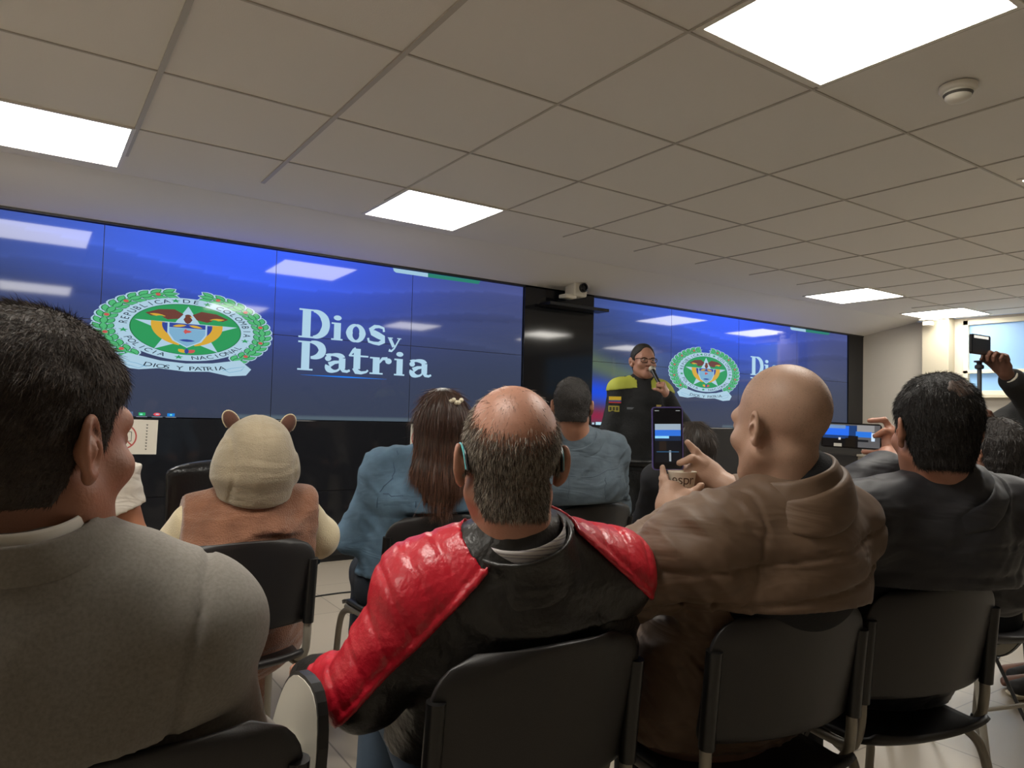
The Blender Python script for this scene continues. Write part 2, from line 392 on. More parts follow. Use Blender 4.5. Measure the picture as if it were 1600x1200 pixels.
class Fig:
    """a seated or standing figure: joints, body surface, clothes"""
    def __init__(s, hc, head, body, hip, sc=1., wide=1., fat=0., stand=False, lean_out=.0, sh=.182, shdrop=.0, hs=1., neckdir=None, shoulders=None):
        s.hc = np.array(hc, float); s.HM = frame(*head); s.BM = frame(body); s.R, s.F, _ = s.BM.T; s.U = np.array([0, 0, 1.]); s.sc = sc; s.hs = hs; s.fat = fat; s.wide = wide
        s.hip = np.array(hip, float); s.stand = stand
        s.nb = s.hc-s.HM[:, 2]*.115*hs-s.HM[:, 1]*.01-s.U*.045*sc-s.F*.02 if neckdir is None else s.hc+np.array(neckdir, float)
        ax = nrm(s.nb-s.hip); s.ax = ax; s.R = nrm(s.R-ax*(s.R@ax)); s.B = nrm(np.cross(ax, s.R))   # forward of the torso
        s.sh = {g: s.nb+s.R*g*sh*wide*sc-ax*(.065+shdrop)*sc-s.B*.0 for g in (-1, 1)}
        if shoulders: s.sh = {-1: np.array(shoulders[0], float), 1: np.array(shoulders[1], float)}; s.R = nrm(s.sh[1]-s.sh[-1]); s.R = nrm(s.R-ax*(s.R@ax)); s.B = nrm(np.cross(ax, s.R))
        s.elb = {}; s.wr = {}; s.hand = {}; s.kn = {}; s.an = {}
        for g in (-1, 1):
            if stand:
                s.kn[g] = s.hip+s.R*g*.10-s.U*.42*sc+s.F*.02; s.an[g] = s.kn[g]-s.U*.42*sc-s.F*.02
                s.an[g][2] = .09; s.kn[g][2] = (s.hip[2]+.09)/2
            else:
                s.kn[g] = s.hip+s.R*g*.13+s.F*.44*sc; s.kn[g][2] = .52; s.an[g] = s.kn[g]+s.F*.03+s.R*g*.02; s.an[g][2] = .10
            s.wr[g] = s.kn[g]-s.F*.12+s.U*.10-s.R*g*.05 if not stand else s.sh[g]-s.U*.54*sc+s.R*g*.05+s.F*.05
            s.hand[g] = dict(d=s.F*1-s.U*.35, n=-s.U, side=-s.R*g)
    def arm(s, g, wrist, d=None, n=None, side=None, pole=None, elbow=None, **kw):
        s.wr[g] = np.array(wrist, float)
        if d is not None: s.hand[g] = dict(d=np.array(d, float), n=np.array(n, float), side=np.array(side, float), **kw)
        if pole is not None: s.hand[g]['pole'] = pole
        if elbow is not None: s.elb[g] = np.array(elbow, float)
    def solve(s):
        for g in (-1, 1):
            pole = s.hand[g].pop('pole', None)
            if g not in s.elb: s.elb[g] = ik(s.sh[g], s.wr[g], .30*s.sc, .265*s.sc, pole if pole is not None else (-s.U*.8+s.R*g*.6-s.F*.5))
    def torso(s, S, inf=0., hips=True, k=.05, top=True):
        w, f = s.wide*s.sc, s.fat; hip, nb, ax, R, B = s.hip, s.nb, s.ax, s.R, s.B; L = np.linalg.norm(nb-hip)
        wa = hip+ax*L*.38+B*.01; ch = hip+ax*L*.70-B*.012; i = inf
        if hips: S.add(eseg(hip-ax*.02, wa, R, .168*w+i+f, .118*w+i+f, .155*w+i+f, .11*w+i+f), k)
        S.add(eseg(wa, ch, R, .155*w+i+f, .11*w+i+f, .172*w+i+f*.6, .122*w+i+f*.4), k)
        S.add(eseg(ch, nb-ax*.10, R, .17*w+i+f*.5, .118*w+i+f*.4, .15*w+i, .085*w+i), k)
        S.add(cap(s.sh[-1], s.sh[1], .052*w+i), .06)
        if top:
            for g in (-1, 1): S.add(cap(nb+ax*.015, s.sh[g]+ax*.012, .045*w+i*.7, .045*w+i), .05)
    def neckfill(s, S, rx=.105, ry=.10, up=-.10, k=.07):
        S.add(eseg(s.nb-s.ax*.17, s.nb+s.U*up, s.R, rx*1.15, ry*1.1, rx*.85, ry*.88), k)
    def chaircut(s, S, x, y, a, top=.868, gap=.024):
        F = np.array([math.sin(a), math.cos(a), 0]); R = np.array([math.cos(a), -math.sin(a), 0]); c = np.array([x, y, 0.])
        def g(P):
            q = P-c; u = np.clip(np.abs(q@R)/.222, 0, 1.25)
            return np.minimum(gap+.045*u*u+.05*(.86-P[:, 2])*.35-.03-q@F+.02, top-.012*u*u-P[:, 2])
        S.cuts.append(g)
        s.ccut = lambda P: g(P)+.014
    def arms(s, S, inf=0., rr=(.052, .042, .041, .027), k=.03, cuff=None, which=(-1, 1), bulge=0.):
        for g in which:
            e = s.elb[g]; S.add(cap(s.sh[g], e, rr[0]*s.sc+inf+bulge, rr[1]*s.sc+inf), .05)
            wv = s.wr[g]; end = wv if cuff is None else e+(wv-e)*cuff
            S.add(cap(e, end, rr[2]*s.sc+inf, (rr[3]+(0 if cuff is None else (1-cuff)*.012))*s.sc+inf*.8), k)
    def legs(s, S, inf=0., rr=(.088, .06, .056, .04), to=1.0, k=.04):
        for g in (-1, 1):
            h = s.hip+s.R*g*.095-s.U*.02; S.add(cap(h, s.kn[g], rr[0]+inf, rr[1]+inf), .05)
            S.add(cap(s.kn[g], s.kn[g]+(s.an[g]-s.kn[g])*to, rr[2]+inf, rr[3]+inf), k)
    def body(s, par, skin, origin, chair=None, **kw):
        if chair is not None: S0 = Sdf(); s.chaircut(S0, *chair)
        return s.body_(par, skin, origin, **kw)
    def body_(s, par, skin, origin, hh=.0028, hands=(True, True), vox=.011, extra=None, hfine=.0024, headfine=True):
        S = Sdf(); s.torso(S); s.arms(S); s.legs(S)
        S.add(eseg(s.nb-s.ax*.02, s.hc-s.HM[:, 2]*.05*s.hs-s.HM[:, 1]*.018, s.R, .064*s.hs, .062*s.hs, .056*s.hs, .058*s.hs), .035)
        for g in (-1, 1):                                   # feet
            S.add(eseg(s.an[g]+[0, 0, -.02], s.an[g]+s.F*.15-s.U*.06, s.R, .035, .04, .04, .022), .03)
        head_prims(S, s.hc, s.HM, s.hs)
        fine = [(s.hc, .135*s.hs, hh)] if headfine else []
        s.tips = {}
        for g, on in zip((-1, 1), hands):
            if on:
                s.tips[g] = hand_prims(S, s.wr[g], **s.hand[g], s=s.sc)
                if hfine: fine.append((s.wr[g]+nrm(s.hand[g]['d'])*.08, .105, hfine))
        if extra: extra(S)
        if getattr(s, 'ccut', None): S.cuts.append(s.ccut)
        pts = np.array([s.hc+[0, 0, .15], s.hc-[.13, .13, 0], s.hc+[.13, .13, 0], *[s.kn[g] for g in (-1, 1)], *[s.an[g]+s.F*.2 for g in (-1, 1)], *[s.an[g]-[0, 0, .1] for g in (-1, 1)], *[s.wr[g]+nrm(s.hand[g]['d'])*.22 for g in (-1, 1)], *[s.elb[g] for g in (-1, 1)], *[s.sh[g] for g in (-1, 1)], s.hip-s.F*.2-s.R*.1, s.hip-s.F*.2+s.R*.1, *[s.wr[g]-nrm(s.hand[g]['d'])*.02 for g in (-1, 1)]])
        lo, hi = pts.min(0)-.10, pts.max(0)+.10
        lo[2] = max(lo[2], -.02); s.lo, s.hi = lo, hi
        o, V, Q = sdf_obj('body', S, lo, hi, vox, skin, par, fine, origin); s.bodyV = V; s.bodyQ = Q
        return o
    def cloth(s, name, S, m, par, origin, h=.007, fine=(), mats=None, mifn=None, lo=None, hi=None):
        return sdf_obj(name, S, s.lo-.06 if lo is None else lo, s.hi+.06 if hi is None else hi, h, m, par, fine, origin, mats=mats, mifn=mifn)
    def eyes(s, par, origin):
        wh = mat('eye_white', 'cfc8c0', .2); ir = mat('eye_iris', '241812', .15)
        for g in (-1, 1):
            c = s.hc+s.HM@(np.array([g*.032, .0808, .001])*s.hs)-origin; mb = MB(); prof = [(.0112*s.hs*math.sin(a), -.0112*s.hs*math.cos(a)) for a in np.linspace(.02, math.pi-.02, 12)]
            mb.lathe(prof, tuple(c), 18, ax=tuple(s.HM[:, 1])); e = mb.build('eye', wh, par, True)
            mb = MB(); mb.lathe([(.0056*s.hs, 0), (.0045*s.hs, .0012), (.001, .0016)], tuple(c+s.HM[:, 1]*.0098*s.hs), 16, ax=tuple(s.HM[:, 1])); mb.build('iris', ir, e, True)
    def shoes(s, par, m, origin):
        for g in (-1, 1):
            S = Sdf(); a = s.an[g].copy(); a[2] = .055
            S.add(eseg(a-s.F*.03, a+s.F*.16-[0, 0, .012], s.R, .04, .045, .046, .034), .03); S.add(cap(a, a+[0, 0, .05], .045), .03)
            S.cuts.append(lambda P: .012-P[:, 2])
            sdf_obj('shoe', S, a-[.28, .28, .06], a+[.28, .28, .14], .008, m, par, origin=origin)
    def head_local(s, P): return (P-s.hc)@s.HM/s.hs
def hairline(fig, nape=-.085, ear=-.01, brow=.055, side=.03, top=.078, bald=None):
    def g(P):
        q = fig.head_local(P); x, y, z = q.T
        zn = nape+(ear-nape)*sstep(-.036, -.012, y); yf = side+(top-side)*sstep(.02, .07, z)
        v = np.maximum(zn-z, y-yf)
        if bald is not None: v = np.maximum(v, bald(x, y, z))
        return v*fig.hs
    return g
def hair_cap(fig, par, origin, m, thick=.008, h=.004, noise=.003, nsc=60, name='hair', extra=None, **kw):
    S = Sdf(); s = fig.hs; L = lambda x, y, z: fig.hc+fig.HM@(np.array([x, y, z])*s); t = thick/s
    S.add(ell(L(0, -.012, .035), np.array([.075+t, .096+t, .088+t])*s, fig.HM), .02)
    S.add(ell(L(0, .0, -.03), np.array([.060+t, .068+t, .07+t])*s, fig.HM), .03)
    S.add(eseg(L(0, -.018, -.10), L(0, -.02, -.04), fig.HM[:, 0], (.050+t*.7)*s, (.054+t*.7)*s, (.056+t)*s, (.062+t)*s), .03)
    if extra: extra(S, L)
    S.disp.append(folds(noise, (nsc, nsc, nsc), ridge=False))
    S.cuts.append(hairline(fig, **kw))
    return sdf_obj(name, S, fig.hc-.22, fig.hc+.22, h, m, par, origin=origin)
def tri_normals(V, Q):
    n = np.cross(V[Q[:, 2]]-V[Q[:, 0]], V[Q[:, 3]]-V[Q[:, 1]]); a = np.linalg.norm(n, axis=1)+1e-12
    return n/a[:, None], a/2
def strands(name, par, origin, m, V, Q, n, length, width, flow, lift=.5, jit=.35, mask=None, segs=3, droop=.0, lenfn=None):
    """short hair fibres growing from a surface; flow(P) gives the combing direction"""
    N, Ar = tri_normals(V, Q); c = V[Q].mean(1); wgt = Ar.copy()
    if mask is not None: wgt = wgt*mask(c)
    if wgt.sum() <= 0: return None
    pick = RNG.choice(len(Q), n, p=wgt/wgt.sum())
    uv = RNG.random((n, 2)); q = V[Q[pick]]
    P = (q[:, 0]*(1-uv[:, :1])+q[:, 1]*uv[:, :1])*(1-uv[:, 1:])+(q[:, 3]*(1-uv[:, :1])+q[:, 2]*uv[:, :1])*uv[:, 1:]
    Nn = N[pick]; fl = flow(P); fl = fl-Nn*(fl*Nn).sum(1)[:, None]; fl /= np.linalg.norm(fl, axis=1)[:, None]+1e-9
    D = Nn*lift+fl+RNG.normal(0, jit, (n, 3)); D /= np.linalg.norm(D, axis=1)[:, None]
    Ln = length*RNG.uniform(.6, 1.2, n)
    if lenfn is not None: Ln = Ln*lenfn(P)
    side = np.cross(D, RNG.normal(0, 1, (n, 3))); side /= np.linalg.norm(side, axis=1)[:, None]
    rows = []; p = P-Nn*.001; d = D
    for k in range(segs+1):
        ww = width*(1-k/segs*.85)*.5; rows += [p-side*ww, p+side*ww]
        d = d+fl*.25+np.array([0, 0, -droop]); d = d/np.linalg.norm(d, axis=1)[:, None]; p = p+d*(Ln/segs)[:, None]
    VV = np.stack(rows, 1).reshape(-1, 3); base = np.arange(n)[:, None]*(2*(segs+1))
    F = np.concatenate([base+np.array([2*k, 2*k+1, 2*k+3, 2*k+2]) for k in range(segs)])
    return mkmesh(name, VV-np.asarray(origin), F, m, par, True)
def loft(name, rings, m, par, origin, closed=True, thick=.004, sub=1, capends=False):
    rings = np.array(rings, float)-np.asarray(origin); a, b = rings.shape[:2]; kk = b if closed else b-1
    F = np.array([(i*b+j, i*b+(j+1) % b, (i+1)*b+(j+1) % b, (i+1)*b+j) for i in range(a-1) for j in range(kk)])
    o = mkmesh(name, rings.reshape(-1, 3), F, m, par, True)
    if thick: md = o.modifiers.new('solid', 'SOLIDIFY'); md.thickness = thick; md.offset = 0
    if sub: md = o.modifiers.new('sub', 'SUBSURF'); md.levels = sub; md.render_levels = sub
    return o
def collar(name, fig, m, par, origin, r0, r1, z0, z1, off=(0, 0), tilt=0., thick=.005, gap=0., n=40, profile=None, base=None, front=0., S=None):
    """band around the neck; r=(side, depth) radii at bottom and top, heights along the torso axis from the neck base"""
    rings = []; prof = profile or [(0, 0), (.5, .5), (1, 1)]; b0 = fig.nb if base is None else base
    na = nrm(fig.hc-fig.HM[:, 2]*.05*fig.hs-fig.HM[:, 1]*.015-fig.nb); Rn = nrm(fig.R-na*(fig.R@na)); Bn = nrm(np.cross(na, Rn))
    for t, tr in prof:
        ring = []
        for k in range(n+(1 if gap else 0)):
            th = gap/2+(2*math.pi-gap)*k/n if gap else 2*math.pi*k/n
            rx = r0[0]+(r1[0]-r0[0])*tr; ry = r0[1]+(r1[1]-r0[1])*tr
            z = z0+(z1-z0)*t-math.cos(th)*(tilt+front*t)
            ring.append(b0+Rn*math.sin(th)*rx+Bn*(math.cos(th)*ry+off[0]+(off[1]-off[0])*t)+na*z)
        rings.append(ring)
    if S is not None:                      # seat the lower edge on the garment
        P0 = np.array(rings[0]); P = P0.copy(); e = 1e-3
        for _ in range(14):
            d = S.ev(P)+.004; g = np.stack([S.ev(P+np.eye(3)[i]*e)+.004-d for i in range(3)], 1)/e; g /= (g**2).sum(1)[:, None]+1e-6; P = P-g*np.clip(d, -.015, .015)[:, None]
        D = P-P0; D = (D+np.roll(D, 1, 0)+np.roll(D, -1, 0))/3 if not gap else D
        rings = [list(np.array(r)+D*(1-t)**1.3) for (t, _), r in zip(prof, rings)]
    return loft(name, rings, m, par, origin, closed=not gap, thick=thick)

# ------------------------------------------------------------ the room
def room():
    wallm = mat('white_wall', 'c4bdb0', .85, noise=(3, .03), bump=(80, .05))
    ceilm = mat('ceiling_board', 'e8e4dc', .9, bump=(220, .12))
    gridm = mat('ceiling_grid', 'bdb7ab', .5); white = mat('grid_white', 'dad5c8', .5)
    X0, X1, Y0 = -3.2, WALLX, -5.0
    gx0, gsx, gy0, gsy = -.3508, .7522, 1.7566, .767
    def st(name, mb, m, **k): return tag(mb.build(name, m, **k), kind='structure')
    # floor with joints
    fm = bpy.data.materials.new('floor_tiles'); fm.use_nodes = True; N = fm.node_tree.nodes; L = fm.node_tree.links; b = N['Principled BSDF']
    tc = N.new('ShaderNodeTexCoord'); mp = N.new('ShaderNodeMapping'); br = N.new('ShaderNodeTexBrick'); br.offset = 0; br.squash = 1
    ft = .544*1.25; mp.inputs['Location'].default_value = (-(.798*1.25 % ft)+ft*9, -(2.865*1.25 % ft)+ft*9, 0)
    br.inputs['Scale'].default_value = 1; br.inputs['Brick Width'].default_value = ft*1.0; br.inputs['Row Height'].default_value = .6815
    br.inputs['Mortar Size'].default_value = .0035; br.inputs['Mortar Smooth'].default_value = .1
    br.inputs['Color1'].default_value = srgb('aca293'); br.inputs['Color2'].default_value = srgb('a69c8d'); br.inputs['Mortar'].default_value = srgb('7a7267')
    L.new(tc.outputs['Object'], mp.inputs['Vector']); L.new(mp.outputs['Vector'], br.inputs['Vector']); L.new(br.outputs['Color'], b.inputs['Base Color'])
    b.inputs['Roughness'].default_value = .32
    mb = MB(); mb.box(X0, X1, Y0, WALLY, -.1, 0); st('floor', mb, fm)
    # ceiling: plain plaster border by the screens, tiles elsewhere
    YT = gy0+3.0*gsy+gsy*.62
    mb = MB(); mb.box(X0, X1, Y0, WALLY+.3, CEIL+.004, CEIL+.1); st('ceiling', mb, ceilm)
    i0 = -4; nx = 18
    runner = MB(); runner2 = MB()
    for i in range(i0, nx):
        x = gx0+i*gsx
        if X0 < x < X1:
            wd = .011 if i <= 2 else .005
            runner.box(x-wd, x+wd, Y0, YT if i < 3 else YT-.14, CEIL-.002-(.003 if i <= 2 else 0), CEIL+.006)
    for j in range(-8, 4):
        y = gy0+j*gsy; runner.box(X0, X1, y-.005, y+.005, CEIL-.0015, CEIL+.006)
    st('trim_1', runner, gridm)
    # walls
    mb = MB(); mb.box(X0-.15, X0, Y0, WALLY+.3, 0, CEIL); st('wall_left', mb, wallm)
    mb = MB(); mb.box(X0, X1, Y0-.15, Y0, 0, CEIL); st('wall_back', mb, wallm)
    mb = MB(); mb.box(X0, X1, WALLY+.16, WALLY+.3, 0, CEIL); st('wall_front', mb, mat('wall_behind_screens', '1a1a1c', .6))
    # right wall with a window band
    wy1, wz0, wz1 = 3.42*1.2783, 1.24+.41, 2.60
    mb = MB(); mb.box(X1, X1+.2, wy1, WALLY+.3, 0, CEIL); mb.box(X1, X1+.2, Y0, wy1, 0, wz0); mb.box(X1, X1+.2, Y0, wy1, wz1, CEIL)
    mb.box(X1, X1+.2, Y0, -2.0, wz0, wz1); st('wall_right', mb, wallm)
    mb = MB(); mb.box(X1-.16, X1, 4.47, 4.80, 0, CEIL); st('trim_2', mb, mat('pillar_paint', 'b9b09b', .8), bevel=.004)
    mb = MB(); mb.box(X1-.12, X1, 4.82, WALLY-.01, 0, .78); mb.box(X1-.15, X1, 4.82, WALLY-.01, .78, .81); st('trim_3', mb, mat('ledge_paint', 'b9b0a0', .7), bevel=.004)
    fr = mat('window_frame_paint', 'e4dcc4', .5); gl = mat('window_daylight_film', '86aed8', .4, emit=.30)
    wn = tag(empty('window_1', (X1, wy1-2.0, wz0)), kind='structure')
    mb = MB(); ya, yb = 2.0, -4.4
    def P(y): return y
    mb.box(0, .06, yb, ya, 0, .05); mb.box(0, .06, yb, ya, .89, .95); mb.box(0, .06, yb, ya, .27, .31)
    for y in (ya-.06, ya-2.0, ya-4.0, yb): mb.box(0, .06, y, y+.06, 0, .95)
    mb.build('window_frame', fr, wn, bevel=.003)
    mb = MB(); mb.box(.05, .055, yb, ya, 0, .95); mb.build('window_glass', gl, wn)
    mb = MB(); mb.box(-.08, .0, yb, ya, -.04, 0); mb.build('window_sill', fr, wn, bevel=.003)
room()
def ceiling_lights():
    pl = mat('light_panel_glow', 'fffaf0', .5, emit=(LAMP_POWER,)); fr = mat('light_panel_frame', 'e9e4d8', .4)
    labs = ['bright square ceiling light panel cut by the left edge of the photo', 'square ceiling light panel above the left video wall, in the middle of the photo',
            'large bright ceiling light panel at the top right, nearest the camera', 'ceiling light panel above the right video wall',
            'ceiling light panel furthest right, above the pillar and window']
    # panels: x position, then row; rows run towards the back of the room
    spots = [(.025, 4.42), (2.28, 4.42), (2.28, 1.352), (7.42, 4.38), (9.37, 4.34)]
    extra = [(.025, 1.352), (4.9, 1.352), (7.42, 1.352), (9.45, 1.352), (-2.3, 1.352), (-2.3, 4.42)]
    proto = None
    for i, (x, y) in enumerate(spots+extra):
        if proto is None:
            t = empty('ceiling_light', (x, y, CEIL)); proto = t
            mb = MB(); h = .352
            for a in ((-h-.02, h+.02, -h-.02, -h), (-h-.02, h+.02, h, h+.02), (-h-.02, -h, -h, h), (h, h+.02, -h, h)): mb.box(a[0], a[1], a[2], a[3], -.006, .003)
            mb.build('light_frame', fr, t)
            mb = MB(); mb.box(-h, h, -h, h, -.004, .002); mb.build('diffuser', pl, t)
        else: t = copy_tree(proto); t.location = (x, y, CEIL)
        tag(t, labs[i] if i < 5 else 'ceiling light panel outside the photo, over the seats and behind the camera', 'ceiling light', 'square ceiling light panels')
ceiling_lights()
def ceiling_bits():
    wm = mat('detector_plastic', 'e2dccd', .5); dk = mat('detector_slot', '5a564e', .6)
    def det(name, x, y, s, lab, cat):
        t = empty(name, (x, y, CEIL), 0, lab, cat)
        mb = MB(); mb.lathe([(.052*s, 0), (.052*s, -.012*s), (.046*s, -.018*s)]); mb.build('base', wm, t, True)
        mb = MB(); mb.lathe([(.040*s, -.012*s), (.040*s, -.022*s), (.036*s, -.03*s), (.036*s, -.036*s), (.03*s, -.043*s), (.012*s, -.046*s)]); mb.build('sensor_head', wm, t, True)
        mb = MB(); mb.lathe([(.0405*s, -.024*s), (.037*s, -.031*s), (.036*s, -.031*s), (.036*s, -.024*s)]); mb.build('slot_ring', dk, t, True)
        return t
    det('smoke_detector', 3.088, 1.384, 1.35, 'round white smoke detector on the ceiling tile beside the nearest light panel', 'smoke detector')
    t = empty('motion_sensor', (9.62, 4.66, CEIL), 0, 'small white box sensor under the ceiling at the top of the pillar', 'sensor')
    mb = MB(); mb.box(-.09, .09, -.08, .08, -.035, 0); mb.build('base', wm, t, bevel=.004); mb = MB(); mb.box(-.06, .05, -.05, .05, -.10, -.03); mb.build('housing', mat('sensor_grey', 'c9c4b8', .5), t, bevel=.012)
    # projector-style camera by the column
    t = empty('conference_camera', (4.46, 5.52, CEIL), 0, 'white conference camera hanging from the ceiling before the black column between the screens', 'camera')
    mb = MB(); mb.lathe([(.05, 0), (.05, -.02), (.02, -.03), (.02, -.06)]); mb.build('ceiling_mount', wm, t, True)
    mb = MB(); mb.box(-.08, .08, -.08, .08, -.22, -.05); mb.build('housing', wm, t, bevel=.015)
    mb = MB(); mb.box(-.17, -.03, -.06, .06, -.245, -.205); mb.build('arm', wm, t, bevel=.01)
    mb = MB(); mb.lathe([(.045, 0), (.045, .03), (.03, .034), (.03, .02)], (.02, -.08, -.135), ax=(0, -1, 0)); mb.build('lens', mat('lens_black', '101012', .15), t, True)
    mb = MB(); mb.box(-.35, .40, -.05, .13, -.33, -.30); mb.build('shelf', mat('shelf_black', '0d0d0f', .3), t, bevel=.004)
ceiling_bits()

# ------------------------------------------------------------ video walls
def wallpaper(u, v):
    """the picture on the displays: blue waves, u to the right and v up, both 0..1"""
    u = np.asarray(u, float); v = np.asarray(v, float)
    g = np.exp(-(((u-.50)/.24)**2+((v-1.0)/.42)**2)); g2 = np.exp(-(((u-.28)/.25)**2+((v-1.02)/.30)**2))
    base = np.stack([.026+.010*(1-v), .036+.010*(1-v), .078+.0*v], -1)  # greyed navy: a veil of lens haze is put into the colour
    base = base+np.stack([-.01*g, .035*g, .62*g], -1)+np.stack([.01*g2, .04*g2, .22*g2], -1)
    base = base+np.stack([.01+.02*u*v, .015+.02*u*v, .05*v+.08*u*v], -1)*(v[..., None]**1.2)
    for a, f, ph, th, k in ((.86, 2.2, 1.1, .05, .30), (.66, 1.7, 2.3, .06, -.18), (.70, 2.6, .2, .035, .22), (.50, 1.9, 3.6, .05, .22)):
        y = a+.075*np.sin(u*f*3.1+ph); dd = (v-y)/th
        base = base*(1+k*np.where(dd > 0, np.exp(-dd*1.2), np.exp(dd*6)*.3))[..., None]
    # flag colours at the left end
    e = np.clip(1-u/.15, 0, 1); s = u/.15
    yel = np.exp(-((v-(.50-.16*s))/.085)**2)*sstep(0, .25, e); blu = np.exp(-((v-(.27-.17*s*s))/.085)**2)*sstep(0, .5, e); red = np.exp(-((v-(.075-.05*s*s))/.06)**2)*sstep(.1, .5, e)
    for wgt, c in ((yel*.75, (.10, .14, .07)), (blu, (.01, .06, .62)), (red, (.22, .015, .05))): base = base*(1-wgt[..., None])+np.array(c)*wgt[..., None]
    return np.clip(base, 0, 1)
def glyph(ch, cache={}):
    if ch in cache: return cache[ch]
    cu = bpy.data.curves.new('g', 'FONT'); cu.body = ch; cu.size = 1; cu.resolution_u = 4; o = bpy.data.objects.new('g', cu); C.objects.link(o)
    dg = bpy.context.evaluated_depsgraph_get(); dg.update(); me = bpy.data.meshes.new_from_object(o.evaluated_get(dg))
    V = [tuple(v.co) for v in me.vertices]; F = [tuple(p.vertices) for p in me.polygons]
    bpy.data.objects.remove(o); bpy.data.meshes.remove(me)
    xs = [v[0] for v in V] or [0, .3]; cache[ch] = (V, F, min(xs), max(xs)); return cache[ch]
def stroke(mb, pts, wds, y):
    """flat ribbon in the x-z plane"""
    P = [np.array(p, float) for p in pts]; n = len(P); W = np.interp(np.linspace(0, 1, n), np.linspace(0, 1, len(wds)), wds); V = []
    for i in range(n):
        t = P[min(i+1, n-1)]-P[max(i-1, 0)]; t = t/(np.linalg.norm(t)+1e-9); m = np.array([-t[1], t[0]])*W[i]/2
        a, b = P[i]-m, P[i]+m; V += [(a[0], y, a[1]), (b[0], y, b[1])]
    mb.add(V, [(2*i, 2*i+1, 2*i+3, 2*i+2) for i in range(n-1)])
def arc(cx, cz, rx, rz, a0, a1, n=24): return [(cx+rx*math.cos(math.radians(a0+(a1-a0)*i/n)), cz+rz*math.sin(math.radians(a0+(a1-a0)*i/n))) for i in range(n+1)]
def emblem(par, cx, cz, hw, hh):
    mats = [screen_mat('shown_pale_blue', 'b4d6ea', .8), screen_mat('shown_green', '2f9a5c', .85), screen_mat('shown_leaf_green', '52b878', .85), screen_mat('shown_dark_green', '1c6a40', .8),
            screen_mat('shown_black', '101c30', .7), screen_mat('shown_red', 'c85a58', .85), screen_mat('shown_yellow', 'd8aa3c', .85), screen_mat('shown_navy', '34499a', .85),
            screen_mat('shown_brown', '6e4038', .85), screen_mat('shown_sky', '7fb0d0', .85)]
    PALE, GRN, LEAF, DARK, BLK, RED, YEL, NAVY, BRN, SKY = range(10)
    mb = MB()
    def put(V, F, layer): mb.add([(cx+x*hw, -.0012-layer*.0007, cz+z*hh) for x, z in V], F)
    def fan(pts, layer, col, c=None):
        mb.mi = col; pts = list(pts); c = c or (sum(p[0] for p in pts)/len(pts), sum(p[1] for p in pts)/len(pts)); n = len(pts)
        put(pts+[c], [(i, (i+1) % n, n) for i in range(n)], layer)
    def disc(x, z, rx, rz, layer, col, rot=0, n=40):
        ca, sa = math.cos(rot), math.sin(rot)
        fan([(x+rx*math.cos(t)*ca-rz*math.sin(t)*sa, z+rx*math.cos(t)*sa+rz*math.sin(t)*ca) for t in [2*math.pi*i/n for i in range(n)]], layer, col)
    def leaf(x, z, L, W, rot, layer, col):
        pts = [(-L, 0), (-L*.5, W*.8), (0, W), (L*.5, W*.75), (L, 0), (L*.5, -W*.75), (0, -W), (-L*.5, -W*.8)]; ca, sa = math.cos(rot), math.sin(rot)
        fan([(x+a*ca-b*sa, z+a*sa+b*ca) for a, b in pts], layer, col)
    def star(x, z, r, ri, layer, col, rot=90):
        fan([(x+(r if i % 2 == 0 else ri)*math.cos(math.radians(rot+36*i)), z+(r if i % 2 == 0 else ri)*math.sin(math.radians(rot+36*i))) for i in range(10)], layer, col, (x, z))
    oz = .03
    # wreath: pale outline behind, leaves and berries before
    for sg in (-1, 1):
        a0 = 99 if sg < 0 else 81; a1 = 232 if sg < 0 else -52; m = 15
        for k in range(m):
            a = math.radians(a0+(a1-a0)*(k+.5)/m); tang = a+math.pi/2*(1 if sg < 0 else -1)
            for rr, dr, Ls in ((.945, -.45, .082), (.815, .45, .078), (.88, 0, .088)):
                x, z = rr*math.cos(a), rr*math.sin(a)+oz*.5; rot = tang+math.pi+dr*(1 if sg > 0 else -1)
                leaf(x, z, Ls+.022, .066, rot, 0, PALE); leaf(x, z, Ls+.006, .045, rot, 1+(rr == .88)*2, DARK); leaf(x, z, Ls-.005, .034, rot, 2+(rr == .88)*2, LEAF)
            if k % 3 == 1: disc(.88*math.cos(a), .88*math.sin(a)+oz*.5, .028, .034, 6, RED, n=12)
    # ribbon
    lo = [(-.62, -.62), (-.78, -.80), (-.72, -.96), (-.50, -1.0), (-.30, -.95), (0, -1.0), (.30, -.97), (.5, -1.06), (.70, -1.02), (.76, -.86), (.62, -.64), (.3, -.76), (0, -.80), (-.3, -.76)]
    fan(lo, 7, PALE, (0, -.88))
    for sg in (-1, 1):
        mb.mi = SKY; P = [(.42*sg, -.93), (.52*sg, -.86), (.68*sg, -.80), (.64*sg, -.90), (.50*sg, -.97), (.44*sg, -.90)]
        st = MB(); stroke(st, P, [.012]*2, 0); mb.add([(cx+v[0]*hw, -.0012-8*.0007, cz+v[2]*hh) for v in st.V], st.F)
    disc(0, oz, .765, .765, 8, PALE, n=64); disc(0, oz, .62, .62, 9, DARK, n=64); disc(0, oz, .61, .61, 10, GRN, n=64)
    star(0, oz-.03, .60, .23, 11, PALE)
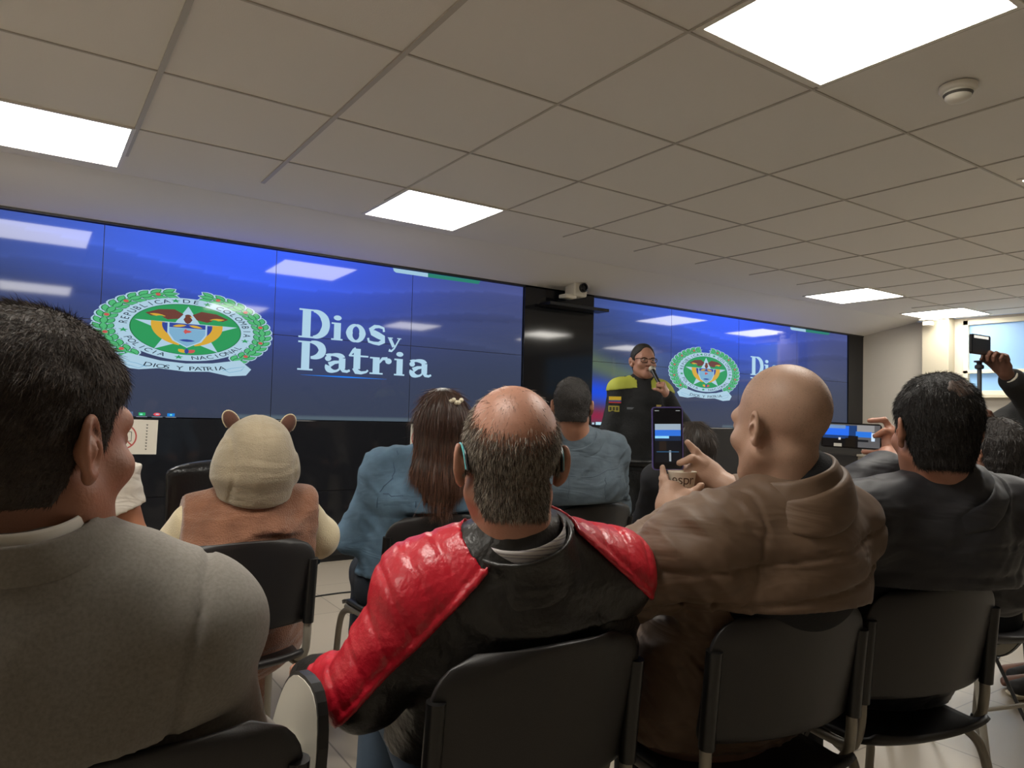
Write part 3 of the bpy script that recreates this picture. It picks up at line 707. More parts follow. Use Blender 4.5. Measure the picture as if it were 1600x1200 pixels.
    # flags, shield, condor
    for sg in (-1, 1):
        for ri, ro, col, ly in ((.25, .40, YEL, 12), (.17, .28, NAVY, 13), (.13, .19, RED, 14)):
            mb.mi = col; st = MB(); r = (ri+ro)/2; stroke(st, [(x*sg, z) for x, z in arc(0.0, .12, r, r*1.35, 8, -78, 14)], [ro-ri, (ro-ri)*.8], 0)
            mb.add([(cx+v[0]*hw, -.0012-ly*.0007, cz+v[2]*hh) for v in st.V], st.F)
        fan([(sg*.05, .40), (sg*.15, .50), (sg*.32, .47), (sg*.46, .36), (sg*.40, .30), (sg*.30, .31), (sg*.22, .24), (sg*.1, .28)], 12, BRN)
        leaf(sg*.33, .33, .09, .03, sg*.2, 15, YEL); leaf(sg*.31, .30, .05, .02, -sg*.3, 16, GRN)
        leaf(sg*.05, -.50, .06, .04, sg*.8, 15, YEL if sg < 0 else RED)
    leaf(0, -.50, .07, .025, math.pi/2, 16, NAVY)
    fan([(-.22, .18), (.22, .18), (.22, -.08), (.16, -.26), (0, -.42), (-.16, -.26), (-.22, -.08)], 16, PALE)
    fan([(-.20, .05), (.20, .05), (.20, -.08), (.14, -.25), (0, -.39), (-.14, -.25), (-.20, -.08)], 17, SKY)
    fan([(-.20, .17), (.20, .17), (.20, .06), (-.20, .06)], 17, NAVY)
    leaf(-.09, .11, .08, .03, .3, 18, YEL); leaf(.09, .11, .08, .03, -.3, 18, YEL); leaf(0, -.02, .05, .035, .2, 18, RED); leaf(-.02, -.02, .02, .06, 0, 18, RED)
    leaf(0, -.24, .09, .03, 0, 18, NAVY)
    leaf(0, .27, .05, .10, 0, 18, BRN); disc(.0, .36, .035, .04, 19, BRN, n=12); leaf(.035, .34, .02, .012, -.5, 20, YEL)
    # lettering round the ring
    mb.mi = BLK
    def text(s, r, a0, a1, size, inward=False, layer=20, zs=oz):
        n = len(s)
        for i, ch in enumerate(s):
            a = math.radians(a0+(a1-a0)*(i/(n-1) if n > 1 else .5)); V, F, x0, x1 = glyph(ch); mx = (x0+x1)/2
            rot = a-math.pi/2 if not inward else a+math.pi/2; ca, sa = math.cos(rot), math.sin(rot); px, pz = r*math.cos(a), r*math.sin(a)+zs
            put([(px+((v[0]-mx)*ca-(v[1]-.35)*sa)*size, pz+((v[0]-mx)*sa+(v[1]-.35)*ca)*size) for v in V], F, layer)
    text('REPUBLICA', .69, 174, 111, .125); text('DE', .69, 92, 83, .125); text('COLOMBIA', .69, 59, -3, .125)
    text('POLICIA', .69, 205, 247, .12, True); text('NACIONAL', .69, 278, 328, .12, True)
    n = 'DIOS Y PATRIA'
    text(n, 1.62, 255.5, 284.5, .135, True, zs=.70)
    mb.mi = GRN
    for a in (102, 72, 190, 263, 345): star(.69*math.cos(math.radians(a)), .69*math.sin(math.radians(a))+oz, .055, .022, 20, GRN)
    return mb.build('emblem', None, par, mats=mats)
def motto(par, x, z):
    """the two-line serif lettering; x,z lower left corner, drawn with slab strokes"""
    m = screen_mat('shown_letter_blue', 'b2d6ec', .85); mb = MB(); y = -.002
    S = 1.0
    def slab(a, b, zz, h=.013): mb.add([(x+a, y, z+zz), (x+b, y, z+zz), (x+b, y, z+zz+h), (x+a, y, z+zz+h)], [(0, 1, 2, 3)])
    def stem(a, z0, z1, wd=.066): mb.add([(x+a, y, z+z0), (x+a+wd, y, z+z0), (x+a+wd, y, z+z1), (x+a, y, z+z1)], [(0, 1, 2, 3)])
    def st(pts, wd): stroke(mb, [(x+a, z+b) for a, b in pts], wd, y)
    def dot(a, b, rx, rz): mb.add([(x+a+rx*math.cos(t), y, z+b+rz*math.sin(t)) for t in [k*.3927 for k in range(16)]], [tuple(range(16))])
    def let_i(a, zb, h):
        stem(a+.022, zb, zb+h, .058); slab(a, a+.098, zb); slab(a, a+.05, zb+h-.013); dot(a+.05, zb+h+.040, .034, .021)
    def let_o(a, zb, h, wd=.17): st(arc(a+wd/2, zb+h/2, wd/2-.03, h/2-.009, 90, 450, 36), [.018, .060, .018, .060, .018])
    def let_a(a, zb, h):
        st(arc(a+.09, zb+h*.80, .065, h*.17, 165, 0, 12), [.045, .02, .04, .055]); dot(a+.036, zb+h*.74, .027, .022)
        stem(a+.128, zb+.03, zb+h*.80, .056); st([(a+.155, zb+.045), (a+.17, zb+.012), (a+.20, zb+.008), (a+.225, zb+.02)], [.055, .03, .022, .018])
        st([(a+.15, zb+h*.60), (a+.09, zb+h*.54), (a+.045, zb+h*.38)], [.018, .03, .045]); st(arc(a+.085, zb+h*.27, .052, h*.235, 160, 340, 14), [.045, .05, .02, .016])
    # first line: Dios y
    z1 = .262
    slab(0, .15, z1); slab(0, .15, z1+.22); stem(.028, z1, z1+.233, .068); st(arc(.118, z1+.1165, .105, .106, 90, -90, 24), [.02, .066, .066, .02])
    let_i(.27, z1, .145); let_o(.395, z1-.004, .152, .175)
    st([(.735, z1+.105), (.73, z1+.135), (.69, z1+.146), (.65, z1+.143), (.617, z1+.118), (.635, z1+.090), (.68, z1+.072), (.725, z1+.052), (.73, z1+.022), (.69, z1), (.645, z1+.002), (.60, z1+.012), (.592, z1+.042)], [.02, .022, .035, .058, .056, .035, .022, .02])
    st([(.79, z1+.058), (.83, z1-.018)], [.028, .03]); st([(.885, z1+.06), (.835, z1-.03), (.81, z1-.055), (.785, z1-.048)], [.013, .014, .018, .026]); slab(.772, .82, z1+.055, .007); slab(.86, .90, z1+.055, .007)
    # second line: Patria
    slab(0, .125, 0); stem(.03, 0, .235, .066); slab(0, .11, .222); st(arc(.105, .168, .095, .063, 90, -90, 20), [.02, .062, .062, .02])
    let_a(.215, .0, .145)
    stem(.47, .035, .205, .060); slab(.43, .60, .137, .014); st([(.485, .045), (.50, .012), (.54, .004), (.585, .014), (.60, .03)], [.055, .045, .026, .018, .016]); st([(.43, .14), (.47, .19), (.49, .205)], [.012, .03, .03])
    slab(.615, .735, 0); slab(.615, .66, .132); stem(.642, 0, .145, .062); st([(.70, .10), (.73, .136), (.775, .138)], [.018, .026, .03]); dot(.785, .118, .03, .025)
    let_i(.84, 0, .145); let_a(.975, .0, .145)
    return mb.build('lettering', m, par)
def video_wall(x0, pw, label, show_strip=True):
    zb, ht = 1.148, 1.334; t = empty('video_wall', (x0, WALLY, zb), 0, label, 'video wall'); t.rotation_euler = (-math.radians(.5), 0, 0)
    W = pw*4; ph = ht/2; sm = screen_mat('shown_wallpaper', 'attr', 1.0); bz = mat('bezel_black', '08080a', .35)
    for j in range(2):
        for i in range(4):
            nx, nz = 60, 34; g = .0022
            xs = np.linspace(i*pw+g, (i+1)*pw-g, nx); zs = np.linspace(j*ph+g, (j+1)*ph-g, nz)
            X, Z = np.meshgrid(xs, zs, indexing='ij'); V = np.stack([X, np.zeros_like(X), Z], -1).reshape(-1, 3)
            idx = np.arange(nx*nz).reshape(nx, nz); F = np.stack([idx[:-1, :-1], idx[1:, :-1], idx[1:, 1:], idx[:-1, 1:]], -1).reshape(-1, 4)
            o = mkmesh('screen_panel', V, F, sm, t, False)
            col = wallpaper(X.ravel()/W, Z.ravel()/ht)
            zz = Z.ravel()/ht; xx = X.ravel()/W
            tb = zz < .028+0*xx; col[tb] = np.where((xx[tb] < .30)[:, None], [.02, .02, .035], np.where((xx[tb] < .44)[:, None], [.035, .045, .075], [.075, .105, .135]))
            ca = o.data.color_attributes.new('col', 'FLOAT_COLOR', 'POINT'); ca.data.foreach_set('color', np.concatenate([col, np.ones((len(col), 1))], 1).astype(np.float32).ravel())
            mb = MB(); mb.box(i*pw+.0005, (i+1)*pw-.0005, .001, .10, j*ph+.0005, (j+1)*ph-.0005); mb.build('panel_casing', bz, o)
    emblem(t, 1.748, .638, .613, .300)
    motto(t, 2.57, .40)
    if show_strip:
        mb = MB()
        pts = [(3.37, ht-.004), (3.71, ht-.004), (3.71, ht-.040), (3.40, ht-.040), (3.38, ht-.03)]
        mb.poly([(a, -.002, b) for a, b in pts]); mb.mi = 1
        mb.poly([(a, -.002, b) for a, b in [(3.71, ht-.004), (4.26, ht-.004), (4.24, ht-.034), (4.22, ht-.036), (3.71, ht-.040)]])
        mb.build('corner_banner', None, t, mats=[screen_mat('shown_banner_pale', 'a8d0e8', .8), screen_mat('shown_banner_green', '2f8a78', .75)])
    # thin bright streak under the motto
    mb = MB(); stroke(mb, [(2.60+.062*k, .362+.012*0) for k in range(13)], [.001, .006, .012, .006, .001], -.002); mb.build('light_streak', screen_mat('shown_bright_blue', '1e7cf0', .9), t)
    # taskbar icons
    mb = MB()
    def q(a, b, c, d, col, y): mb.mi = col; mb.poly([(a, y, c), (b, y, c), (b, y, d), (a, y, d)])
    q(1.325, 1.42, .003, .037, 0, -.0015); q(1.348, 1.395, .010, .030, 1, -.0022); q(1.352, 1.365, .008, .016, 4, -.003); q(1.38, 1.4, .024, .032, 5, -.003)
    q(1.455, 1.498, .010, .032, 2, -.0022); q(1.463, 1.48, .013, .025, 5, -.003)
    mb.mi = 3; mb.poly([(1.573+.024*math.cos(k*.5236), -.0022, .021+.012*math.sin(k*.5236)) for k in range(12)]); q(1.565, 1.585, .018, .025, 4, -.003)
    q(1.64, 1.69, .008, .030, 1, -.0022); q(1.658, 1.672, .014, .024, 5, -.003)
    for a in (1.44, 1.54, 1.63): q(a, a+.07, .001, .003, 4, -.0022)
    q(.07, .34, .006, .036, 6, -.0022); q(.02, .05, .010, .030, 4, -.0022)
    mb.build('taskbar_icons', None, t, mats=[screen_mat('shown_task_select', '5a6f92', .8), screen_mat('shown_icon_blue', '1a80d8', .9), screen_mat('shown_icon_green', '2aa860', .9), screen_mat('shown_icon_red', 'd8505c', .9), screen_mat('shown_task_white', 'b8ccdc', .9), screen_mat('shown_icon_mint', '7ee0c8', .9), screen_mat('shown_search_box', 'b4dcec', .9)])
    return t
video_wall(-.79, 1.1875, 'long glossy video wall on the left showing the round green emblem and blue motto')
video_wall(4.845, 1.1725, 'second video wall on the right, behind the standing officer, same blue picture')
def wall_black():
    gl = mat('gloss_black_cladding', '1d1e22', .07); fm = mat('frame_black', '101013', .3)
    mb = MB(); mb.box(3.965, 4.84, WALLY-.02, WALLY+.15, 1.148, 2.50); tag(mb.build('trim_4', gl, bevel=.003), kind='structure')
    mb = MB(); mb.box(9.54, WALLX-.002, WALLY-.01, WALLY+.15, 1.148, 2.50); mb.box(-3.1, -.795, WALLY-.01, WALLY+.15, 1.148, 2.5); tag(mb.build('trim_5', fm), kind='structure')
    mb = MB(); a, b = -3.2, WALLX; y0, y1 = 4.93, WALLY-.015
    mb.add([(a, y0, CEIL+.003), (b, y0, CEIL+.003), (b, y1, 2.50), (a, y1, 2.50), (a, y1, CEIL+.01), (b, y1, CEIL+.01)], [(0, 3, 2, 1), (3, 4, 5, 2), (0, 1, 5, 4), (0, 4, 3), (1, 2, 5)])
    tag(mb.build('trim_6', MATS['ceiling_board']), kind='structure')
    mb = MB(); mb.box(-3.2, WALLX-.002, WALLY-.02, WALLY+.16, 2.484, 2.5); tag(mb.build('trim_8', mat('screen_edge_dark', '2c2926', .5)), kind='structure')
    mb = MB(); x = -3.2
    while x < 9.8:
        x2 = min(x+1.19, WALLX-.002)
        mb.box(x+.002, x2-.002, WALLY-.012, WALLY+.15, .58, 1.143); mb.box(x+.002, x2-.002, WALLY-.012, WALLY+.15, .05, .576); x = x2
        if x >= WALLX-.01: break
    tag(mb.build('trim_7', gl, bevel=.002), kind='structure')
    mb = MB(); mb.box(-3.2, WALLX-.002, WALLY-.002, WALLY+.15, 0, .05); tag(mb.build('baseboard_front', fm), kind='structure')
wall_black()
def notices():
    pm = mat('paper', 'd2ccc0', .8); rd = mat('notice_red', 'b0504a', .7); ik_ = mat('notice_ink', '3a3834', .8)
    def sheet(x0, x1, z0, z1, lab, full):
        t = empty('notice_sheet', ((x0+x1)/2, WALLY-.0135, (z0+z1)/2), 0, lab, 'notice'); t.rotation_euler = (0, math.radians(.8), 0)
        w_, h_ = (x1-x0)/2, (z1-z0)/2
        mb = MB(); mb.box(-w_, w_, -.0012, 0, -h_, h_); mb.build('paper', pm, t)
        mb = MB(); cx = -.06; n = 36
        stroke(mb, arc(cx, 0, .085, .085, 0, 360, 40), [.010, .010], -.0018); stroke(mb, [(cx-.06, .06), (cx+.06, -.06)], [.009, .009], -.002); mb.build('prohibition_ring', rd, t)
        mb = MB()
        for a, b in (((-.07, .035), (.055, .035)), ((.055, .035), (.055, -.03)), ((.055, -.03), (-.05, -.03)), ((-.07, .035), (-.07, -.01))): stroke(mb, [(cx+a[0], a[1]), (cx+b[0], b[1])], [.004, .004], -.0015)
        stroke(mb, [(cx-.07, -.055), (cx-.04, -.02), (cx-.03, -.005)], [.022, .014, .007], -.0015); stroke(mb, [(cx-.03, -.04), (cx+.01, -.04)], [.006, .006], -.0015)
        mb.build('pictogram', ik_, t)
        mb = MB()
        for k in range(9): stroke(mb, [(.085, .088-k*.0215), (.097, .088-k*.0215)], [.005, .003], -.0016); stroke(mb, [(.088, .082-k*.0215), (.095, .084-k*.0215)], [.004, .004], -.0016)
        mb.build('small_print', ik_, t)
    sheet(.47, .79, .885, 1.13, 'white paper notice with a red prohibition ring taped under the left screen', True)
    sheet(2.79, 3.11, .885, 1.13, 'white paper notice under the left screen, mostly behind the long-haired woman', False)
notices()

# ------------------------------------------------------------ chairs
def make_chair(label, group='black plastic chairs in rows', tablet='folded'):
    blk = mat('chair_plastic', '272525', .42, bump=(500, .12)); slv = mat('chair_sleeve', '1c1b1b', .28); stl = mat('chair_steel', '9c968a', .38, metal=.25)
    brd = mat('tablet_laminate', 'cfcabd', .4); edge = mat('tablet_edge', '151516', .4)
    t = empty('chair', (0, 0, 0), 0, label, 'chair', group)
    # backrest: curved shell with rounded corners
    nu, nv = 25, 19; V = []; hw, z0, z1, rc = .222, .585, .86, .075
    for j in range(nv):
        v = j/(nv-1); z = z0+(z1-z0)*v
        top = max(0, z-(z1-rc)); bot = max(0, (z0+.03)-z); wv = hw-(rc-math.sqrt(max(rc*rc-top*top, 0)))-(.03-math.sqrt(max(.0009-bot*bot, 0)))*.6
        for i in range(nu):
            u = -1+2*i/(nu-1); V.append((u*wv, -.205-.05*(v-.3)+.045*u*u, z-.012*u*u*v))
    F = np.array([(j*nu+i, j*nu+i+1, (j+1)*nu+i+1, (j+1)*nu+i) for j in range(nv-1) for i in range(nu-1)])
    b = mkmesh('backrest', V, F, blk, t); md = b.modifiers.new('solid', 'SOLIDIFY'); md.thickness = .014; md.offset = 0; md = b.modifiers.new('bev', 'BEVEL'); md.width = .004; md.segments = 2; md.limit_method = 'ANGLE'
    for g in (-1, 1):
        x = g*.214
        mb = MB(); mb.tube([(x, -.172, .585), (x, -.178, .66), (x, -.19, .785)], .017, 12); mb.build('side_sleeve', slv, t, True)
        mb = MB(); mb.tube([(x, -.176, .70), (x, -.170, .60), (x, -.168, .545), (x, -.155, .49), (x*.97, -.12, .462), (x*.95, .0, .455), (x*.95, .16, .455)], .0125, 12); mb.build('frame_tube', stl, t, True)
        mb = MB(); mb.tube([(x*.93, -.08, .452), (x*.98, -.135, .44), (x*1.03, -.165, .39), (x*1.06, -.19, .25), (x*1.12, -.235, .012)], .0125, 12); mb.mi = 1; mb.lathe([(.017, 0), (.017, .02), (.013, .03)], (x*1.12, -.236, 0), 12)
        mb.build('leg', None, t, True, mats=[stl, slv])
        mb = MB(); mb.tube([(x*.93, .10, .45), (x*.98, .165, .435), (x*1.03, .185, .38), (x*1.06, .20, .22), (x*1.1, .225, .012)], .0125, 12); mb.mi = 1; mb.lathe([(.017, 0), (.017, .02), (.013, .03)], (x*1.1, .226, 0), 12)
        mb.build('leg', None, t, True, mats=[stl, slv])
    mb = MB(); mb.tube([(-.224, -.19, .25), (.224, -.19, .25)], .008, 10, False); mb.build('crossbar', stl, t, True); mb = MB(); mb.tube([(-.2, .13, .447), (.2, .13, .447)], .010, 10, False); mb.build('crossbar', stl, t, True)
    nu, nv = 21, 21; V = []
    for j in range(nv):
        y = -.215+.435*j/(nv-1)
        for i in range(nu):
            u = -1+2*i/(nu-1); ww = .215*(1-.06*((y-.05)/.2)**2); zz = .468+.012*u*u-.03*max(0, (y-.15)/.07)**2*.6+.03*max(0, (-.15-y)/.065)**2
            V.append((u*ww, y-.02*abs(u)**4*(1 if y > 0 else -1), zz))
    F = np.array([(j*nu+i, j*nu+i+1, (j+1)*nu+i+1, (j+1)*nu+i) for j in range(nv-1) for i in range(nu-1)])
    b = mkmesh('seat', V, F, blk, t); md = b.modifiers.new('solid', 'SOLIDIFY'); md.thickness = .014; md.offset = 0
    if tablet:
        mb = MB(); x = .262
        mb.tube([(.20, .10, .452), (.235, .09, .455), (x-.01, .06, .48), (x-.008, .05, .60), (x-.008, .05, .685)], .011, 10)
        mb.build('tablet_arm', stl, t, True)
        # board outline (rounded oblong)
        def outline(a, b_, n=40):
            return [((abs(math.cos(k))**.75)*math.copysign(a, math.cos(k)), (abs(math.sin(k))**.75)*math.copysign(b_, math.sin(k))) for k in [2*math.pi*i/n for i in range(n)]]
        if tablet == 'folded':
            O = [(x+.028, .115+p-.10*(q/.27), .545+q) for p, q in outline(.125, .27)]; nx = (1, 0, 0)
        else:
            O = [(.235+p, .27+q, .72) for p, q in outline(.15, .24)]; nx = (0, 0, -1)
        nx = Vector(nx); n = len(O); inn = [Vector(o) for o in O]; out = [o+nx*.016 for o in inn]; c = sum(inn, Vector())/n
        sh = [c+(o-c)*.975 for o in inn]
        tb = MB(); tb.add(inn+out, [tuple(range(n))[::-1], tuple(range(n, 2*n))]+[(k, (k+1) % n, (k+1) % n+n, k+n) for k in range(n)])
        o = tb.build('writing_tablet', edge, t)
        tb = MB(); tb.add([p-nx*.0012 for p in sh]+sh, [tuple(range(n))[::-1]]+[(k, (k+1) % n, (k+1) % n+n, k+n) for k in range(n)]); tb.build('laminate', brd if tablet == 'folded' else mat('tablet_blue_reflection', '8f8fa0', .35), o)  # open board: a bluish reflection is painted into its top colour
        if tablet == 'folded':
            mb = MB(); mb.box(x+.016, x+.026, .03, .10, .50, .70); mb.box(x-.005, x+.024, .035, .052, .52, .70); mb.mi = 1
            for yy in (.045, .088): mb.lathe([(.008, 0), (.008, .006), (.004, .008)], (x+.016, yy, .675), 10, ax=(-1, 0, 0))
            mb.mi = 2; mb.lathe([(.026, -.03), (.028, -.02), (.028, .03), (.02, .036)], (x-.008, .05, .60), 16, ax=(0, 1, 0))
            mb.build('hinge_bracket', None, o, mats=[mat('bracket_beige', 'b8b2a2', .4), mat('bolt_dark', '2c2a28', .3, metal=.8), mat('hinge_cap', 'c4beae', .4)])
    return t
CH = {}
def chairs():
    base = make_chair('black chair at the bottom left behind the grey-suited man, white folded tablet beside it')
    spots = [  # x, y of back centre, yaw, label
        (.105, .93, 0., None),
        (.78, 1.0, .02, 'black chair in the near row, of the man in the red leather jacket'),
        (1.375, .92, .14, 'black chair carrying the bald man in the brown jacket, in the near row'),
        (1.885, .875, .22, 'black chair of the man in the dark padded jacket, right end of the near row'),
        (.545, 2.16, -.05, 'black chair whose backrest the child in the brown animal suit leans on'),
        (1.33, 2.42, -.05, 'black chair behind the long-haired woman in denim'),
        (2.16, 2.46, -.05, 'black chair behind the short-haired man in the grey denim jacket'),
        (.02, 2.62, .0, 'black chair under the person in the white T-shirt, mostly hidden'),
        (3.0, 2.50, .1, 'black chair under the dark-haired person between the phone and the bald man'),
        (3.05, 1.10, .3, 'black chair under the dark-haired person hidden behind the man with the landscape phone')]
    for i, (x, y, a, lab) in enumerate(spots):
        if i == 0: t = base
        elif i == 4: t = make_chair(lab, tablet='open')
        else: t = copy_tree(base); t['label'] = lab
        fx, fy = math.sin(a), math.cos(a); t.location = (x+fx*.215, y+fy*.215, 0); t.rotation_euler = (0, 0, -a)
chairs()

# ------------------------------------------------------------ the audience
def skin(name, c, rough=.5): return mat(name, c, rough, noise=(14, .10), bump=(260, .12))
def person(label, loc): return empty('person', loc, 0, label, 'person'), np.array(loc, float)
def denim(name, c): return mat(name, c, .85, noise=(11, .28), weave=(420, .35), wrinkle=(8, .45))
def belt_hips(f, T, i=.0): T.add(eseg(f.hip-f.ax*.03, f.hip+f.ax*.08, f.R, .172+i, .122+i, .165+i, .118+i), .05)
def trousers(f, par, o, m, name='trousers', inf=.014, h=.012):
    T = Sdf(); f.legs(T, inf, to=.97); belt_hips(f, T); T.disp.append(folds(.004, (14, 14, 9), seed=4)); f.cloth(name, T, m, par, o, h)
def seam_line(name, f, S, m, par, o, pts, r=.0022):
    """raised stitched seam: points are pulled onto the garment's surface"""
    P = np.array([np.array(p, float) for p in pts]); P = np.array([np.array(q) for q in catmull([Vector(p) for p in P], 8)]) if len(P) > 2 else np.linspace(P[0], P[1], 20)
    for _ in range(12):
        d = S.ev(P); e = 1e-3; g = np.stack([S.ev(P+np.eye(3)[i]*e)-d for i in range(3)], 1)/e; g /= (g**2).sum(1)[:, None]+1e-6; P = P-g*np.clip(d, -.02, .02)[:, None]
    mb = MB(); mb.tube(P-o, r, 6, False); return mb.build(name, m, par, True)
bald_round = lambda ang, tilt=-.15: (lambda x, y, z: ((x*0+z-.035)*math.cos(tilt)+(y+.012)*math.sin(tilt))-np.sqrt(x**2+(y+.012)**2+(z-.035)**2)*math.cos(math.radians(ang)))
DOWN = lambda P: np.array([0, 0, -1.])+0*P

def man_red():
    par, o = person('man seen from behind, bald crown, red and black leather jacket', (.80, 1.3, 0))
    f = Fig((.726, 1.075, 1.165), (.38, .0, .0), .24, (.87, 1.36, .55), wide=1.0, fat=.015, hs=1.09, shoulders=((.625, 1.19, .915), (.985, 1.10, .925)), neckdir=(.030, .012, -.155))
    f.arm(-1, (.56, 1.62, .64), (.3, 1, -.1), (0, .2, -1), (1, 0, 0), elbow=(.535, 1.25, .735))
    f.arm(1, (1.08, 1.62, .66), (-.3, 1, -.1), (0, .2, -1), (-1, 0, 0), elbow=(1.09, 1.22, .73)); f.solve()
    sk = skin('skin_ruddy', 'ae7c66', .45)
    f.body(par, sk, o, chair=(.78, 1.0, .02), hfine=.004)
    S = Sdf(); f.torso(S, .024); f.arms(S, .024, cuff=.93); f.neckfill(S, .105, .100)
    S.add(eseg(f.hip-f.ax*.02, f.hip+f.ax*.14, f.R, .2, .145, .195, .14), .05)
    S.disp.append(folds(.009, (3.0, 3.0, 8), M=np.stack([f.R, f.B, nrm(f.ax*.85-f.R*.5)]), seed=2)); S.disp.append(folds(.007, (6, 6, 19), M=np.stack([f.R, f.B, nrm(f.ax*.8+f.R*.6)]), seed=5))
    S.cuts.append(lambda P: .55-P[:, 2]); f.chaircut(S, .78, 1.0, .02)
    blk = mat('black_leather', '242220', .33, bump=(70, .15), wrinkle=(4, .25))
    hv = .0055
    f.cloth('jacket', S, blk, par, o, hv)
    red = mat('red_leather', 'c01c2e', .34, bump=(80, .15), noise=(6, .10), coat=.1)
    fw = nrm(np.array([.45, .89, 0]))
    for g, k0, k1 in ((-1, A(.672, 1.008, 1.0), A(.486, 1.08, .772)), (1, A(.838, 1.01, 1.036), A(1.072, 1.02, .862))):
        S2 = Sdf(); S2.ops = list(S.ops); S2.disp = list(S.disp); S2.cuts = list(S.cuts); k0 = k0.astype(float); k1 = k1.astype(float)
        line = nrm(k1-k0); n = nrm(np.cross(line, fw)); n = n if n@(f.R*g) > 0 else -n
        for q in np.arange(.03, .62, .058): S2.disp.append(groove(k0+line*q, nrm(line*.93+n*.36), .0042, .005, lambda P, k0=k0, n=n: sstep(.012, .02, (P-k0)@n)))
        S2.disp.append(lambda P, k0=k0, n=n: -.0055-.002*np.exp(-((((P-k0)@n)-.006)/.006)**2)+.003*np.exp(-((((P-k0)@n)-.016)/.003)**2))
        S2.cuts.append(lambda P, k0=k0, n=n: -(P-k0)@n)
        S2.cuts.append(lambda P, c=f.nb: .105-np.sqrt(((P-c)@f.R)**2+((P-c)@f.B)**2))
        S2.cuts.append(lambda P, e=f.elb[g], w=f.wr[g]: (P-(e+(w-e)*(.5 if e[0] < .8 else .3)))@nrm(w-e))
        q = [f.sh[g], f.elb[g], f.nb, f.wr[g]]; lo = f.lo-.06; lo2 = np.minimum.reduce(q)-.13; hi2 = np.maximum.reduce(q)+.13
        lo2 = lo+np.floor((lo2-lo)/hv)*hv
        f.cloth('red_shoulder_panel', S2, red, par, o, hv, lo=lo2, hi=hi2)
    nb = f.nb+f.ax*-.005
    collar('jacket_collar', f, blk, par, o, (.108, .102), (.090, .096), -.062, .034, off=(-.004, -.010), tilt=.0, thick=.009, gap=1.1, profile=[(0, .0), (.25, .55), (.6, .9), (.92, 1), (1, .8)], base=nb+f.R*.004, S=S)
    sh_ = mat('striped_shirt', 'c4bec2', .7)
    nt = sh_.node_tree; wv = nt.nodes.new('ShaderNodeTexWave'); wv.bands_direction = 'Z'; wv.inputs['Scale'].default_value = 22
    rp = nt.nodes.new('ShaderNodeValToRGB'); rp.color_ramp.interpolation = 'CONSTANT'; el = rp.color_ramp.elements
    el[0].color = srgb('c8c2c0'); el[1].position = .45; el[1].color = srgb('6a5a78')
    for p_, c_ in ((.62, 'c8c2c0'), (.78, '3a3836'), (.88, 'c4beb8')): q_ = el.new(p_); q_.color = srgb(c_)
    tc = nt.nodes.new('ShaderNodeTexCoord'); nt.links.new(tc.outputs['Object'], wv.inputs['Vector']); nt.links.new(wv.outputs['Fac'], rp.inputs['Fac']); nt.links.new(rp.outputs['Color'], nt.nodes['Principled BSDF'].inputs['Base Color'])
    collar('shirt_collar', f, sh_, par, o, (.082, .084), (.078, .082), -.05, .050, off=(-.006, -.012), tilt=.003, thick=.004, base=nb+f.R*.008)
    hs = mat('salt_pepper_hair', 'b0a698', .5, noise=(40, .3)); hd = mat('dark_hair_fibre', '4a3d35', .55)
    def den(P):
        x, y, z = f.head_local(P).T; b = -bald_round(50, -.50)(x, y, z); h = hairline(f, nape=-.09, top=.06)(P); ear = (np.abs(x) > .079+.0*z)
        return np.clip(b/.05, .02, 1)**1.2*np.clip(-h/.008, 0, 1)*(~ear)
    strands('hair_fibres', par, o, hd, f.bodyV, f.bodyQ, 34000, .013, .0010, DOWN, .42, .28, den); strands('hair_fibres', par, o, hs, f.bodyV, f.bodyQ, 22000, .014, .0009, DOWN, .5, .32, den)
    gm = mat('glasses_dark', '17191c', .25); gt = mat('glasses_teal', '5fb0b4', .3); L = lambda x, y, z: f.hc+f.HM@(np.array([x, y, z])*f.hs)-o
    mb = MB()
    for g in (-1, 1):
        mb.mi = 0; mb.tube([L(g*.0765, -.046, -.014), L(g*.079, -.032, .012), L(g*.080, -.005, .024), L(g*.079, .03, .020), L(g*.074, .085, .014)], .0032, 8)
        mb.mi = 1; mb.tube([L(g*.079, -.045, -.012), L(g*.082, -.030, .0145), L(g*.083, -.004, .0265), L(g*.082, .03, .0225)], .0019, 6)
        mb.mi = 0; mb.tube([L(g*(.045+.027*math.cos(a)), .098-.012*abs(math.cos(a)), .0+.019*math.sin(a)) for a in [k*math.pi/6 for k in range(13)]], .0022, 6, False)
    mb.tube([L(-.018, .104, .004), L(0, .108, .008), L(.018, .104, .004)], .002, 6); mb.build('glasses', None, par, True, mats=[gm, gt])
    trousers(f, par, o, mat('blue_jeans', '46586c', .8, weave=(300, .4)), 'jeans'); f.shoes(par, mat('shoe_black', '141414', .4), o)
    # lanyard cord from the collar and its badge
    mb = MB(); mb.tube([Vector((.690, 1.20, 1.02))-Vector(o), Vector((.700, 1.25, .99))-Vector(o), Vector((.705, 1.285, .978))-Vector(o)], .0022, 6); mb.build('lanyard_cord', mat('cord_black', '0e0e0e', .5), par, True)
    mb = MB(); mb.box(-.035, .03, -.004, .004, -.028, .028); bo = mb.build('badge_holder', mat('badge_frame', '18181a', .4), par, bevel=.003); bo.location = Vector((.705, 1.29, .955))-Vector(o); bo.rotation_euler = (-.2, .1, -.5)
    mb = MB(); mb.box(-.030, .025, -.0052, -.004, -.023, .023); b2 = mb.build('card', mat('badge_card', '4a6480', .5), bo)
